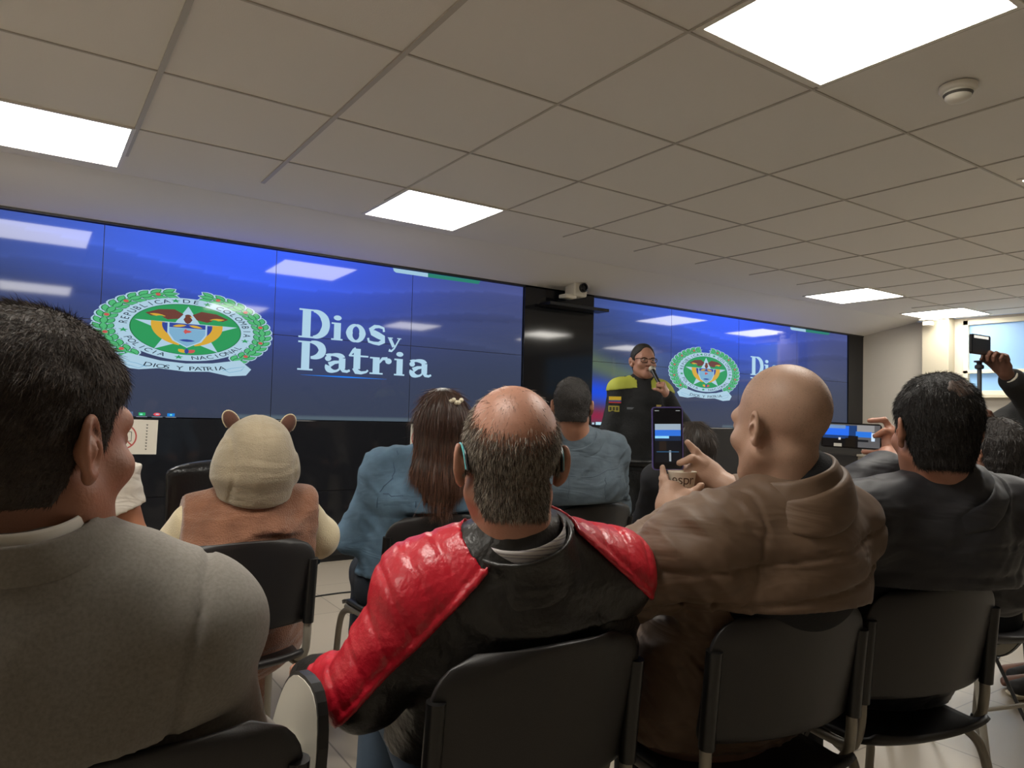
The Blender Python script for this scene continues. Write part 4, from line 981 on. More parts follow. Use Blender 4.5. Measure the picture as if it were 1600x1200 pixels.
def man_suit():
    par, o = person('man in a grey suit jacket, dark short hair, at the left edge of the photo', (.0, 1.1, 0))
    f = Fig((.004, .985, 1.205), (.82, .0, .0), .22, (.03, 1.20, .56), wide=1.06, fat=.02, hs=1.13, shoulders=((-.225, 1.07, .985), (.178, .978, .968)), neckdir=(-.012, .012, -.135))
    f.arm(-1, (-.16, 1.5, .66), (.3, 1, -.1), (0, .2, -1), (1, 0, 0), elbow=(-.33, 1.20, .78))
    f.arm(1, (.22, 1.52, .66), (-.3, 1, -.1), (0, .2, -1), (-1, 0, 0), elbow=(.275, 1.10, .735)); f.solve()
    f.body(par, skin('skin_tan', 'a4715a', .45), o, chair=(.105, .93, 0.), hfine=.004); f.eyes(par, o)
    S = Sdf(); f.torso(S, .026); f.arms(S, .016, cuff=.95); f.neckfill(S, .115, .105)
    for g in (-1, 1): S.add(ell(f.sh[g]+f.ax*.022+f.R*g*.022, [.055, .058, .046]), .035)
    S.add(eseg(f.hip-f.ax*.04, f.hip+f.ax*.14, f.R, .215, .16, .20, .15), .05)
    for g in (-1, 1): S.disp.append(groove(f.sh[g]+f.R*g*.006, nrm(f.R*g-f.ax*.18), .008, .0055, lambda P, c=f.sh[g]: sstep(.20, .15, np.linalg.norm(P-c, axis=1))))
    S.disp.append(folds(.009, (3.2, 3.2, 8), M=np.stack([f.R, f.B, nrm(f.ax-f.R*.35)]), seed=8)); S.disp.append(groove(f.nb, f.R, .002, .003, lambda P: (P-f.nb)@f.B < 0))
    S.cuts.append(lambda P: .50-P[:, 2]); f.chaircut(S, .105, .93, 0.)
    su = mat('grey_suiting', '8a847c', .88, noise=(240, .14), weave=(520, .5), wrinkle=(3, .25), sheen=.15)
    nt = su.node_tree
    f.cloth('suit_jacket', S, su, par, o, .006)
    nb = f.nb
    collar('suit_collar', f, su, par, o, (.112, .106), (.084, .090), .02, .062, off=(-.006, -.010), tilt=-.002, thick=.007, gap=1.6, profile=[(0, 0), (.3, .45), (.6, .8), (.9, 1), (1, .95)], base=nb, S=S)
    collar('shirt_collar', f, mat('white_shirt', 'd8d2c8', .7), par, o, (.078, .086), (.076, .082), .01, .074, off=(-.010, -.010), tilt=-.002, thick=.004, base=nb)
    hm = mat('brown_black_hair', '352b24', .65, noise=(50, .3), bump=(200, .6)); _, HV, HQ = hair_cap(f, par, o, hm, .013, .0045, .004, nsc=45, nape=-.060, top=.078, side=.022)
    hd = mat('dark_brown_fibre', '3a3029', .7, spec=.3); hg = mat('brown_fibre', '54483e', .7, spec=.3)
    fl = lambda P: np.stack([-(P-f.hc)[:, 0]*0, 0*P[:, 0], -np.ones(len(P))], 1)-.6*f.HM[:, 1]+0
    lf = lambda P: .55+.8*sstep(-.05, .08, f.head_local(P)[:, 2])
    strands('hair_fibres', par, o, hd, HV, HQ, 34000, .013, .0008, fl, .30, .28, lenfn=lf); strands('hair_fibres', par, o, hg, HV, HQ, 12000, .013, .0007, fl, .35, .3, lenfn=lf)
    trousers(f, par, o, mat('grey_trousers', '4c4844', .85)); f.shoes(par, mat('shoe_brown', '2a1c14', .35), o)
def phone(label, c, R, U, w_, h_, case, content):
    """R, U: the phone's right and up as the viewer of its screen sees them"""
    R = nrm(R); U = np.asarray(U, float); U = nrm(U-R*(U@R)); N = np.cross(R, U)     # N towards the viewer
    t = empty('phone', tuple(c), 0, label, 'phone'); M = Matrix((R, U, N)).transposed().to_4x4(); M.translation = Vector(c); t.matrix_world = M
    def rr(w2, h2, r, z, n=6): return [(sx*(w2-r)+r*math.cos(a0+k*math.pi/2/n), sy*(h2-r)+r*math.sin(a0+k*math.pi/2/n), z) for sx, sy, a0 in ((1, 1, 0), (-1, 1, math.pi/2), (-1, -1, math.pi), (1, -1, 1.5*math.pi)) for k in range(n+1)]
    def slab(name, w2, h2, r, z0, z1, m):
        a = rr(w2, h2, r, z0); b = rr(w2, h2, r, z1); n = len(a); mb = MB(); mb.add(a+b, [tuple(range(n))[::-1], tuple(range(n, 2*n))]+[(k, (k+1) % n, (k+1) % n+n, k+n) for k in range(n)]); return mb.build(name, m, t)
    slab('case', w_/2, h_/2, .009, -.0095, .0, case); slab('glass_front', w_/2-.003, h_/2-.003, .007, 0, .0008, mat('phone_black', '060608', .08))
    mb = MB(); mats = []
    for i, (x0, x1, y0, y1, col, e) in enumerate(content):
        mats.append(mat('phone_shown_'+col, col, .3, emit=(e,))); mb.mi = i; z = .001+i*.00006
        mb.poly([((a-.5)*(w_-.008), (b-.5)*(h_-.008), z) for a, b in ((x0, y0), (x1, y0), (x1, y1), (x0, y1))])
    mb.build('display', None, t, mats=mats); return t, R, U, N
def fingers(S, pts, r0=.0088, r1=.0072, k=.003):
    for a, b, c, d in pts: S.add(cap(a, b, r0*1.08, r0), .006); S.add(cap(b, c, r0, (r0+r1)/2), k); S.add(cap(c, d, (r0+r1)/2, r1), k)
def man_brown():
    par, o = person('bald man in a brown padded jacket lifting a phone and paper cup', (1.42, 1.15, 0))
    f = Fig((1.368, .972, 1.240), (.10, -.03, .0), .08, (1.42, 1.20, .56), wide=1.10, fat=.02, hs=1.08, shoulders=((1.20, 1.04, .975), (1.60, .985, 1.0)), neckdir=(.045, -.012, -.165))
    pc = np.array([1.392, 1.328, 1.196]); vr = nrm(np.array([.70, -.71, .01]))                    # phone centre, direction to the right in the photo
    ph, PR, PU, PN = phone('purple-cased upright phone held up by the bald man in brown', pc, (.77, -.63, .03), (.02, .0, 1), .080, .165, mat('phone_case_purple', '5f5596', .35),
        [(0, 1, 0, 1, '0b0c10', .3), (.04, .98, .30, .74, '1c2a44', .6), (.05, .97, .62, .74, '8ea2b4', .7), (.05, .97, .54, .64, '2a62c0', .9), (.05, .55, .50, .54, '7fc0e4', .8), (.04, .98, .10, .46, '17191f', .4), (.2, .45, .30, .45, '2c2420', .4), (.55, .62, .12, .30, '9aa8b4', .5), (.1, .9, .27, .285, '2f5a80', .5), (.05, .2, .955, .965, 'aab0b8', .5), (.8, .95, .955, .965, 'aab0b8', .5)])
    cup = np.array([1.395, 1.278, 1.072])
    # paper cup
    ct = empty('paper_cup', tuple(cup), 0, 'white paper coffee cup with brown lettering held in front of the purple phone', 'cup')
    mb = MB(); mb.lathe([(.024, -.04), (.0345, .038), (.0365, .040), (.0365, .043), (.034, .043), (.033, .038), (.023, -.036)], n=32); mb.build('cup_wall', mat('cup_paper', 'd8cfbe', .6), ct, True)
    mb = MB()
    tocam = nrm(np.array([0, 0, 1.25])-cup); a0 = math.atan2(tocam[1], tocam[0]); x = -.026
    for ch in 'espr':
        V, F, x0, x1 = glyph(ch); s_ = .036
        P = [(x+(v[0]-x0)*s_, v[1]*s_) for v in V]; rr = lambda z: .0345-(.038-z)*.0105/.078+.0005
        mb.add([(rr(z_+.012)*math.cos(a0+u_/.032), rr(z_+.012)*math.sin(a0+u_/.032), z_+.012) for u_, z_ in P], F); x += (x1-x0)*s_+.002
    for k in range(14):
        u0 = -.034+.0052*k; zz = -.006-.006*math.sin(k*1.9); rr2 = .0345-(.038-zz)*.0105/.078+.0006
        mb.add([(rr2*math.cos(a0+(u0+q)/.032), rr2*math.sin(a0+(u0+q)/.032), zz+r_) for q, r_ in ((0, 0), (.0035, .001), (.0035, .0035), (0, .0028))], [(0, 1, 2, 3)])
    mb.build('print', mat('cup_print', '4c3626', .6), ct)
    wl = np.array([1.330, 1.225, 1.000]); wrr = np.array([1.495, 1.205, 1.075])
    f.arm(-1, wl, d=(.1, .25, 1), n=(.9, .2, .1), side=(.5, -.8, 0), elbow=(1.050, 1.15, .895)); f.arm(1, wrr, d=(-.7, .5, .45), n=(-.6, -.3, .2), side=(0, 0, 1), elbow=(1.72, 1.17, .87)); f.solve()
    def hands(S):
        # left hand: its back towards us, fingers round the far side of the cup, thumb along the near side
        X, Y, Z = PR, nrm(np.cross([0, 0, 1], PR)), A(0, 0, 1)          # X right in the photo, Y away from us
        M3 = np.stack([X, Y, Z], 1); c = cup
        pm = c-X*.026-Y*.030-Z*.022
        S.add(cap(wl, wl*.5+pm*.5, .029, .031), .02)
        S.add(ell(pm, [.036, .018, .044], M3), .03); S.add(ell(pm-X*.006-Z*.03, [.034, .022, .034], M3), .03)
        fl = []
        for i, z in enumerate((.020, .002, -.017, -.034)):
            r = .047; an = [math.radians(v) for v in (205, 160, 115, 70+6*i)]
            fl.append([c+X*r*math.cos(a)*1.08+Y*r*math.sin(a)+Z*(z+.003*j) for j, a in enumerate(an)])
        fingers(S, fl, .0092, .0075)
        S.add(cap(pm+X*.012-Z*.02, c+X*.012-Y*.046-Z*.012, .018, .0125), .02); S.add(cap(c+X*.012-Y*.046-Z*.012, c+X*.042-Y*.038+Z*.010, .012, .0092), .006)
        S.add(cap(c-X*.046-Y*.012+Z*.022, c-X*.050+Y*.0+Z*.052, .0095, .0078), .012)
        # right hand: wrist lower right, index and thumb at the phone's lower right edge
        P_ = lambda x, z, y=0.: pc+X*x+Z*z+Y*y
        S.add(cap(wrr, P_(.118, -.098), .028, .030), .02); S.add(ell(P_(.090, -.082, .0), [.036, .019, .034], M3), .03); S.add(ell(P_(.070, -.108, .01), [.026, .018, .024], M3), .03)
        S.add(cap(P_(.094, -.058), P_(.070, -.032, -.004), .013, .0112), .014); S.add(cap(P_(.070, -.032, -.004), P_(.050, -.010, -.006), .0108, .0085), .004)
        S.add(cap(P_(.086, -.068, -.012), P_(.060, -.050, -.022), .0125, .0108), .012); S.add(cap(P_(.060, -.050, -.022), P_(.030, -.063, -.018), .0105, .0088), .004)
        S.add(cap(P_(.070, -.085, .014), P_(.040, -.078, .018), .011, .009), .01); S.add(cap(P_(.070, -.105, .014), P_(.042, -.100, .020), .0105, .0085), .01); S.add(cap(P_(.066, -.122, .012), P_(.044, -.118, .018), .0095, .0075), .01)
    hb = f.hand
    f.body(par, skin('skin_peach', 'ab8974', .5), o, chair=(1.375, .92, .14), hh=.0028, hands=(False, False), extra=hands, vox=.009)
    f.eyes(par, o)
    S = Sdf(); f.torso(S, .034); f.arms(S, .034, cuff=.90); f.neckfill(S, .125, .115)
    for g in (-1, 1): S.add(ell(f.sh[g], [.075, .072, .062]), .05)
    S.add(eseg(f.hip-f.ax*.02, f.hip+f.ax*.16, f.R, .225, .16, .215, .155), .05)
    back = lambda P: sstep(.05, -.02, (P-f.nb)@f.B)
    for z, tl in ((.925, .06), (.985, .05), (.86, .04)):
        pass
    S.disp.append(groove((1.4, .9, .985), (-.14, .0, 1), .006, .0045, back)); S.disp.append(groove((1.4, .9, .905), (-.14, .0, 1), .007, .005, back))
    S.disp.append(lambda P: -.0025*np.abs(np.sin((P[:, 2]-.905-.14*(P[:, 0]-1.4))*math.pi/.08))*back(P))
    S.disp.append(groove(f.sh[-1]+f.R*.03, nrm(f.R-f.ax*.2), .005, .004, lambda P, c=f.sh[-1]: sstep(.22, .16, np.linalg.norm(P-c, axis=1))))
    lm = lambda P: sstep(1.36, 1.20, P[:, 0])*.9+.25+.5*sstep(.88, .80, P[:, 2])
    S.disp.append(folds(.014, (5, 5, 21), M=np.stack([f.R, f.B, nrm(f.ax+f.R*.9)]), seed=11, mask=lm)); S.disp.append(folds(.006, (10, 10, 38), M=np.stack([f.R, f.B, nrm(f.ax+f.R*.7)]), seed=3, mask=lm))
    S.cuts.append(lambda P: .52-P[:, 2]); f.chaircut(S, 1.375, .92, .14)
    bm = mat('brown_nylon', '6a5442', .6, wrinkle=(7, .55), noise=(5, .10), sheen=.1)
    f.cloth('padded_jacket', S, bm, par, o, .0062)
    for i, (r0, r1, z0, z1, th, of) in enumerate((((.122, .116), (.102, .102), -.02, .052, .020, -.008), ((.104, .102), (.084, .088), .0, .085, .013, -.010))):
        collar('jacket_collar', f, bm, par, o, r0, r1, z0, z1, off=(of, of+.004), tilt=-.014, thick=th, gap=.25, profile=[(0, 0), (.2, .1), (.5, .3), (.8, .8), (1, 1.1)], front=.02, S=S)
    dk = mat('dark_knit', '16171a', .9, bump=(300, .4))
    for g in (-1, 1):
        e, w_ = f.elb[g], f.wr[g]; d = nrm(w_-e); mb = MB(); mb.tube([Vector(w_-d*.055-o), Vector(w_-d*.02-o), Vector(w_+d*.004-o)], .037, 20); mb.build('knit_cuff', dk, par, True)
    S3 = Sdf(); f.torso(S3, .012, hips=True); S3.add(eseg(f.nb, f.nb+f.ax*.05, f.R, .078, .078, .074, .076), .03); S3.cuts.append(lambda P: .6-P[:, 2]); f.cloth('dark_sweater', S3, dk, par, o, .012)
    def den(P): return np.clip(-hairline(f, nape=-.085, top=.055)(P)/.02, 0, 1)*(np.abs(f.head_local(P)[:, 0]) < .079)
    hm = mat('grey_stubble_fibre', '5c5048', .5); strands('hair_fibres', par, o, hm, f.bodyV, f.bodyQ, 16000, .0032, .0006, DOWN, 1.0, .3, den, segs=2)
    trousers(f, par, o, mat('dark_trousers', '1c1c20', .85)); f.shoes(par, mat('shoe_black2', '161616', .4), o)
def man_dark():
    par, o = person('man in a dark padded jacket filming with a sideways phone, thinning black hair', (1.95, 1.05, 0))
    f = Fig((1.828, .868, 1.238), (.62, .0, .0), .35, (2.04, 1.16, .56), wide=1.08, fat=.02, hs=1.05, shoulders=((1.73, .995, 1.0), (2.11, .83, 1.01)), neckdir=(.06, .0, -.165))
    pc = np.array([2.035, 1.205, 1.212])
    phone('black phone held sideways by the man in the dark jacket, showing both blue screens', pc, (.53, -.85, -.02), (.0, .0, 1), .162, .075, mat('phone_case_black', '0c0c0e', .3),
        [(0, 1, 0, 1, '5a5c60', .6), (.0, .60, .35, .95, '1a3a70', .7), (.02, .46, .50, .92, '2060d8', .9), (.1, .40, .80, .95, '6a8ab8', .7), (.58, .86, .45, .70, '2468c8', .9), (.60, .9, .70, .98, '8a8c90', .7), (.45, .62, .0, .5, '14151a', .3), (0, .62, 0, .36, '101216', .3), (.2, .34, .0, .14, 'a8a498', .5), (.40, .58, .0, .40, '1c1814', .3), (.28, .32, .30, .40, 'c8ccd4', .7), (.85, .91, .30, .66, 'b8d0e8', .8), (.62, .8, .25, .35, '22262e', .3)])
    wl = np.array([2.00, 1.075, 1.135]); f.arm(-1, wl, d=(.2, .4, .9), n=(-.5, .6, 0), side=(-.8, .3, 0), elbow=(1.80, 1.19, .95)); f.arm(1, (2.42, 1.12, .80), (0, 1, 0), (0, 0, -1), (-1, 0, 0), elbow=(2.33, .93, .80)); f.solve()
    def hands(S):
        X, Y, Z = nrm(np.array([.53, -.85, 0])), nrm(np.array([.85, .53, 0])), A(0, 0, 1); c = pc+X*.075
        S.add(cap(wl, wl+(c+X*.025-Z*.03-wl)*.5, .028, .030), .02)
        S.add(ell(c+X*.030-Y*.004-Z*.008, [.026, .024, .042], np.stack([X, Y, Z], 1)), .025)
        S.add(cap(c+X*.028+Z*.025, c+X*.012+Z*.050-Y*.006, .011, .0098), .008); S.add(cap(c+X*.012+Z*.050-Y*.006, c-X*.028+Z*.046-Y*.004, .0096, .008), .003)          # index along the top
        S.add(cap(c+X*.03+Z*.004-Y*.012, c+X*.012+Z*.018-Y*.026, .0115, .010), .008); S.add(cap(c+X*.012+Z*.018-Y*.026, c-X*.012+Z*.002-Y*.016, .010, .0085), .003)       # thumb on the edge
        S.add(cap(c+X*.02-Z*.035, c-X*.008-Z*.048-Y*.004, .011, .0098), .008); S.add(cap(c-X*.008-Z*.048-Y*.004, c-X*.042-Z*.046-Y*.006, .0096, .0085), .003)              # finger under
        S.add(cap(c+X*.02-Z*.02+Y*.018, c-X*.02-Z*.022+Y*.022, .0095, .008), .006); S.add(cap(c+X*.02+Z*.008+Y*.020, c-X*.022+Z*.006+Y*.022, .0095, .008), .006)
    f.body(par, skin('skin_olive', 'a87660', .45), o, chair=(1.885, .875, .22), hh=.003, hands=(False, True), hfine=None, vox=.009, extra=hands)
    S = Sdf(); f.torso(S, .036); f.arms(S, .034, cuff=.92); f.neckfill(S, .125, .115)
    for g in (-1, 1): S.add(ell(f.sh[g], [.078, .075, .07]), .05)
    S.add(eseg(f.hip-f.ax*.02, f.hip+f.ax*.16, f.R, .22, .17, .215, .165), .05)
    back = lambda P: sstep(.06, -.02, (P-f.nb)@f.B)
    for z in (.97, .90, .83): S.disp.append(groove((2, .8, z), (0, .0, 1), .004, .006, back))
    S.disp.append(folds(.014, (6, 6, 18), M=np.stack([f.R, f.B, nrm(f.ax-f.R*.7)]), seed=21)); S.disp.append(folds(.005, (14, 14, 30), seed=22)); S.cuts.append(lambda P: .50-P[:, 2]); f.chaircut(S, 1.885, .875, .22)
    bm = mat('dark_nylon', '25252a', .6, wrinkle=(7, .5), sheen=.1); f.cloth('padded_jacket', S, bm, par, o, .007)
    collar('jacket_collar', f, bm, par, o, (.110, .106), (.088, .092), -.03, .034, off=(-.006, -.010), tilt=-.002, thick=.014, gap=.9, profile=[(0, 0), (.3, .2), (.7, .6), (1, 1)], S=S)
    hm = mat('black_hair_cap', '1c1815', .6, bump=(200, .6), noise=(40, .3)); _, HV, HQ = hair_cap(f, par, o, hm, .010, .0045, .004, nsc=45, nape=-.085, top=.09, side=.03)
    hd = mat('black_fibre', '1e1916', .55, spec=.35); crown = nrm(np.array([.12, -.80, .60]))
    def den(P):
        q = f.head_local(P)-np.array([0, -.012, .035]); q = q/np.linalg.norm(q, axis=1)[:, None]; return np.clip((1-(q@crown))/.10, .45, 1)
    fl = lambda P: np.array([0, 0, -1.])-f.HM[:, 1]*.3+0*P
    strands('hair_fibres', par, o, hd, HV, HQ, 30000, .017, .0010, fl, .28, .28, den)
    S4 = Sdf(); c = f.hc+f.HM@(np.array([0, -.012, .035])*f.hs); S4.add(ell(c+f.HM@(crown*np.array([.073, .094, .086])), [.030, .030, .024]), .01)
    # thinning spot: scalp showing through
    hsk = mat('scalp_skin', '5a463b', .5); Vn, Qn = polygonize(_spot(f, crown), f.hc-.2, f.hc+.2, .004); mkmesh('scalp_patch', Vn-o, Qn, hsk, par); strands('crown_fibres', par, o, hd, Vn, Qn, 2600, .016, .0009, fl, .15, .25)
    trousers(f, par, o, mat('black_trousers', '17171a', .85)); f.shoes(par, mat('shoe_black3', '151515', .4), o)
def _spot(f, crown):
    S = Sdf(); s = f.hs; t = .0115; S.add(ell(f.hc+f.HM@(np.array([0, -.012, .035])*s), np.array([.075+t, .096+t, .088+t])*s, f.HM), .02)
    def cut(P):
        q = f.head_local(P)-np.array([0, -.012, .035]); q = q/np.linalg.norm(q, axis=1)[:, None]; return (.955-(q@crown))*.1+(vnoise(P*60)-.5)*.008
    S.cuts.append(cut); return S
def child_hood():
    par, o = person('child in a brown animal suit with a beige eared hood, seen from behind', (.62, 2.4, 0))
    f = Fig((.602, 2.30, 1.078), (.15, .0, .0), .05, (.585, 2.45, .55), sc=.9, wide=1.05, fat=.03, hs=.95, shoulders=((.455, 2.39, .875), (.745, 2.35, .90)), neckdir=(.0, .01, -.14))
    f.arm(-1, (.37, 2.78, .68), (.2, 1, -.1), (0, .1, -1), (1, 0, 0), elbow=(.375, 2.55, .72))
    f.arm(1, (.90, 2.56, .755), (.4, 1, -.1), (0, .1, -1), (-1, 0, 0), elbow=(.845, 2.40, .81)); f.solve()
    f.body(par, skin('skin_child', 'a87860'), o, chair=(.545, 2.16, -.05), hh=.006, hfine=None, vox=.012)
    br = mat('brown_plush', '8a5f48', .95, noise=(18, .2), bump=(220, .6), wrinkle=(8, .4), sheen=.5); be = mat('beige_plush', 'a4977f', .95, noise=(9, .14), bump=(240, .5), wrinkle=(9, .3), sheen=.5); cr = mat('cream_plush', 'd6c7a4', .95, bump=(240, .4), sheen=.5)
    S = Sdf(); f.torso(S, .034); f.arms(S, .026, cuff=.9); f.neckfill(S, .125, .115)
    S.add(eseg(f.hip-f.ax*.02, f.hip+f.ax*.14, f.R, .21, .16, .21, .16), .05); f.legs(S, .03, to=.9)
    S.disp.append(folds(.012, (7, 7, 22), M=np.stack([f.R, f.B, nrm(f.ax-f.R*.35)]), seed=31)); f.chaircut(S, .545, 2.16, -.05, gap=.03); S.cuts.append(lambda P: np.where(P[:, 2] > .62, np.abs((P-f.nb)@f.R+.0)-.198, -1))
    V, Q = polygonize(S, f.lo-.06, f.hi+.06, .009)
    mkmesh('plush_suit', V-o, Q, br, par)
    # cream sleeves and side stripes
    for g_ in (-1, 1):
      S2 = Sdf(); f.arms(S2, .032, cuff=.93, rr=(.050, .036, .034, .030), which=(g_,)); S2.add(cap(f.wr[g_]-[.02, .03, .0], f.wr[g_], .040), .03)
      S2.disp.append(folds(.006, (12, 12, 12), seed=5)); S2.cuts.append(lambda P: .190-np.abs((P-f.nb)@f.R)); f.cloth('cream_sleeve', S2, cr, par, o, .008)
    # hood
    H = Sdf(); c = f.hc; M = frame(.12); L = lambda x, y, z: c+M@np.array([x, y, z])
    H.add(ell(L(0, -.01, .045), [.100, .118, .098], M), .04); H.add(ell(L(0, -.015, -.02), [.122, .120, .100], M), .05); H.add(eseg(L(-.004, -.01, -.05), L(-.004, -.01, -.085), M[:, 0], .124, .118, .108, .108), .04)
    H.sub(ell(L(0, .11, -.01), [.082, .075, .11], M), .02)
    H.disp.append(folds(.0045, (10, 10, 24), seed=9, mask=lambda P: sstep(-.02, .1, P[:, 2]-c[2])+.25)); H.disp.append(groove(L(0, 0, 0), M[:, 0], .0022, .004, lambda P: ((P-c)@M[:, 1] < 0))); H.disp.append(groove(L(-.098, 0, 0), nrm(M[:, 0]+M[:, 1]*.2), .005, .005)); H.disp.append(groove(L(.118, 0, 0), nrm(M[:, 0]-M[:, 1]*.2), .004, .005))
    H.cuts.append(lambda P: (c[2]-.135-.035*((P-c)@M[:, 0]/.13)**2*-1)-P[:, 2])
    sdf_obj('hood', H, c-.24, c+.24, .0055, be, par, origin=o)
    dk = mat('dark_brown_plush', '5c3c30', .95, bump=(240, .4), sheen=.4)
    for x, z, t in ((-.078, .118, -.55), (.090, .110, .45)):
        E_ = Sdf(); ec = L(x, .0, z+.006); R2 = np.array([[math.cos(t), 0, math.sin(t)], [0, 1, 0], [-math.sin(t), 0, math.cos(t)]]); W = M@R2
        E_.add(ell(ec, [.022, .015, .034], W), .01); E_.sub(ell(ec+W@np.array([.0, .014, .004]), [.013, .010, .024], W), .006); eo, _, _ = sdf_obj('hood_ear', E_, ec-.07, ec+.07, .004, dk, par, origin=o)
        mb = MB(); mb.tube([Vector(ec+W@np.array([.0215*math.sin(a), .002, .0335*math.cos(a)])-o) for a in np.linspace(-1.9, 1.9, 14)], .003, 6, False); e2 = mb.build('ear_trim', cr, eo, True)
    f.shoes(par, mat('shoe_tan', '4a3a2c', .6), o)
def woman_hair():
    par, o = person('woman with long straight brown hair and a small hair clip, denim jacket', (1.32, 2.6, 0))
    f = Fig((1.345, 2.47, 1.205), (.45, .02, .0), .35, (1.30, 2.66, .55), sc=.95, wide=1.0, fat=.01, hs=1.03, shoulders=((1.165, 2.60, 1.015), (1.50, 2.49, 1.03)), neckdir=(-.01, .02, -.15))
    f.arm(-1, (1.28, 2.98, .70), (.3, 1, -.1), (0, .1, -1), (1, 0, 0), elbow=(1.09, 2.70, .745)); f.arm(1, (1.55, 2.93, .72), (-.3, 1, -.1), (0, .1, -1), (-1, 0, 0)); f.solve()
    f.body(par, skin('skin_wheat', 'b0846a'), o, chair=(1.33, 2.42, -.05), hh=.005, hfine=.005, vox=.012)
    dm = denim('denim_blue', '5f7c94'); S = Sdf(); f.torso(S, .022); f.arms(S, .022, cuff=.93); f.neckfill(S, .10, .095)
    S.add(eseg(f.hip-f.ax*.02, f.hip+f.ax*.12, f.R, .19, .145, .19, .14), .05)
    S.disp.append(folds(.013, (8, 8, 20), M=np.stack([f.R, f.B, nrm(f.ax+f.R*.7)]), seed=41)); S.cuts.append(lambda P: .60-P[:, 2]); f.chaircut(S, 1.33, 2.42, -.05)
    f.cloth('denim_jacket', S, dm, par, o, .008)
    th = mat('denim_seam', '48607a', .8)
    a = f.sh[-1]; seam_line('armhole_seam', f, S, th, par, o, [a+f.R*.035+f.ax*.07-f.B*.03, a+f.R*.03-f.B*.08, a+f.R*.035-f.ax*.10-f.B*.08])
    seam_line('yoke_seam', f, S, th, par, o, [a+f.R*.03-f.ax*.06-f.B*.1, f.nb-f.ax*.125-f.B*.13, f.sh[1]-f.ax*.06-f.B*.1])
    seam_line('back_seam', f, S, th, par, o, [f.nb-f.ax*.125-f.R*.07-f.B*.13, f.nb-f.ax*.25-f.R*.06-f.B*.13])
    # long hair
    H = Sdf(); L = lambda x, y, z: f.hc+f.HM@np.array([x, y, z])
    H.add(ell(L(0, -.012, .038), [.090, .108, .098], f.HM), .02); H.add(eseg(L(0, -.045, .0), L(-.005, -.075, -.20), f.HM[:, 0], .098, .070, .105, .050), .05); H.add(eseg(L(-.005, -.075, -.20), L(-.025, -.095, -.285), f.HM[:, 0], .100, .045, .070, .028), .04)
    for g in (-1, 1): H.add(eseg(L(g*.072, .02, .03), L(g*.092, .0, -.15), f.HM[:, 1], .05, .022, .045, .02), .03)
    H.sub(ell(L(0, .12, -.02), [.070, .075, .095], f.HM), .02)
    def gr(P):
        q = (P-f.hc)@f.HM; th_ = np.arctan2(q[:, 0], -(q[:, 1]+.02)); return .0022*np.sin(th_*38+4*vnoise(P*8))*sstep(.12, .05, q[:, 2])+.003*(vnoise(np.stack([th_*9, q[:, 2]*4, q[:, 2]*0], 1))-.5)
    H.disp.append(gr); hm = mat('long_brown_hair', '38281f', .42, noise=(26, .3)); _, HV, HQ = sdf_obj('hair', H, f.hc-.4, f.hc+.25, .005, hm, par, origin=o)
    hl = mat('brown_hair_strand', '4e342a', .4); hl2 = mat('red_brown_strand', '74503e', .42)
    bk = lambda P: 1.0*((P-f.hc)@f.HM[:, 1] < .07)
    fl = lambda P: np.stack([0*P[:, 0], 0*P[:, 0], -np.ones(len(P))], 1)+(P-L(0, 0, .13))*np.array([1, 1, 0])*2*sstep(-.02, .12, (P-f.hc)@f.HM[:, 2])[:, None]
    strands('hair_strands', par, o, hl, HV, HQ, 9000, .075, .0014, fl, .06, .10, bk, segs=5); strands('hair_strands', par, o, hl2, HV, HQ, 5000, .08, .0014, fl, .06, .10, lambda P: bk(P)*sstep(1.2, 1.05, P[:, 2]), segs=5)
    cp = mat('clip_cream', 'e6dcc0', .35); mb = MB(); c0 = L(.045, -.098, .085)-o
    for k in range(5): mb.lathe([(.001, -.004), (.008, -.003), (.009, .002), (.004, .006)], tuple(c0+f.HM@np.array([(k-2)*.0095, -.004-.003*(k % 2), .006*math.sin(k*1.9)])), 10, ax=tuple(-f.HM[:, 1]))
    mb.tube([Vector(c0-f.HM[:, 0]*.024), Vector(c0+f.HM[:, 0]*.024)], .003, 8, False); mb.build('hair_clip', cp, par, True)
    trousers(f, par, o, mat('dark_jeans', '1e2632', .85, weave=(300, .3)), 'jeans'); f.shoes(par, mat('shoe_black4', '151517', .4), o)
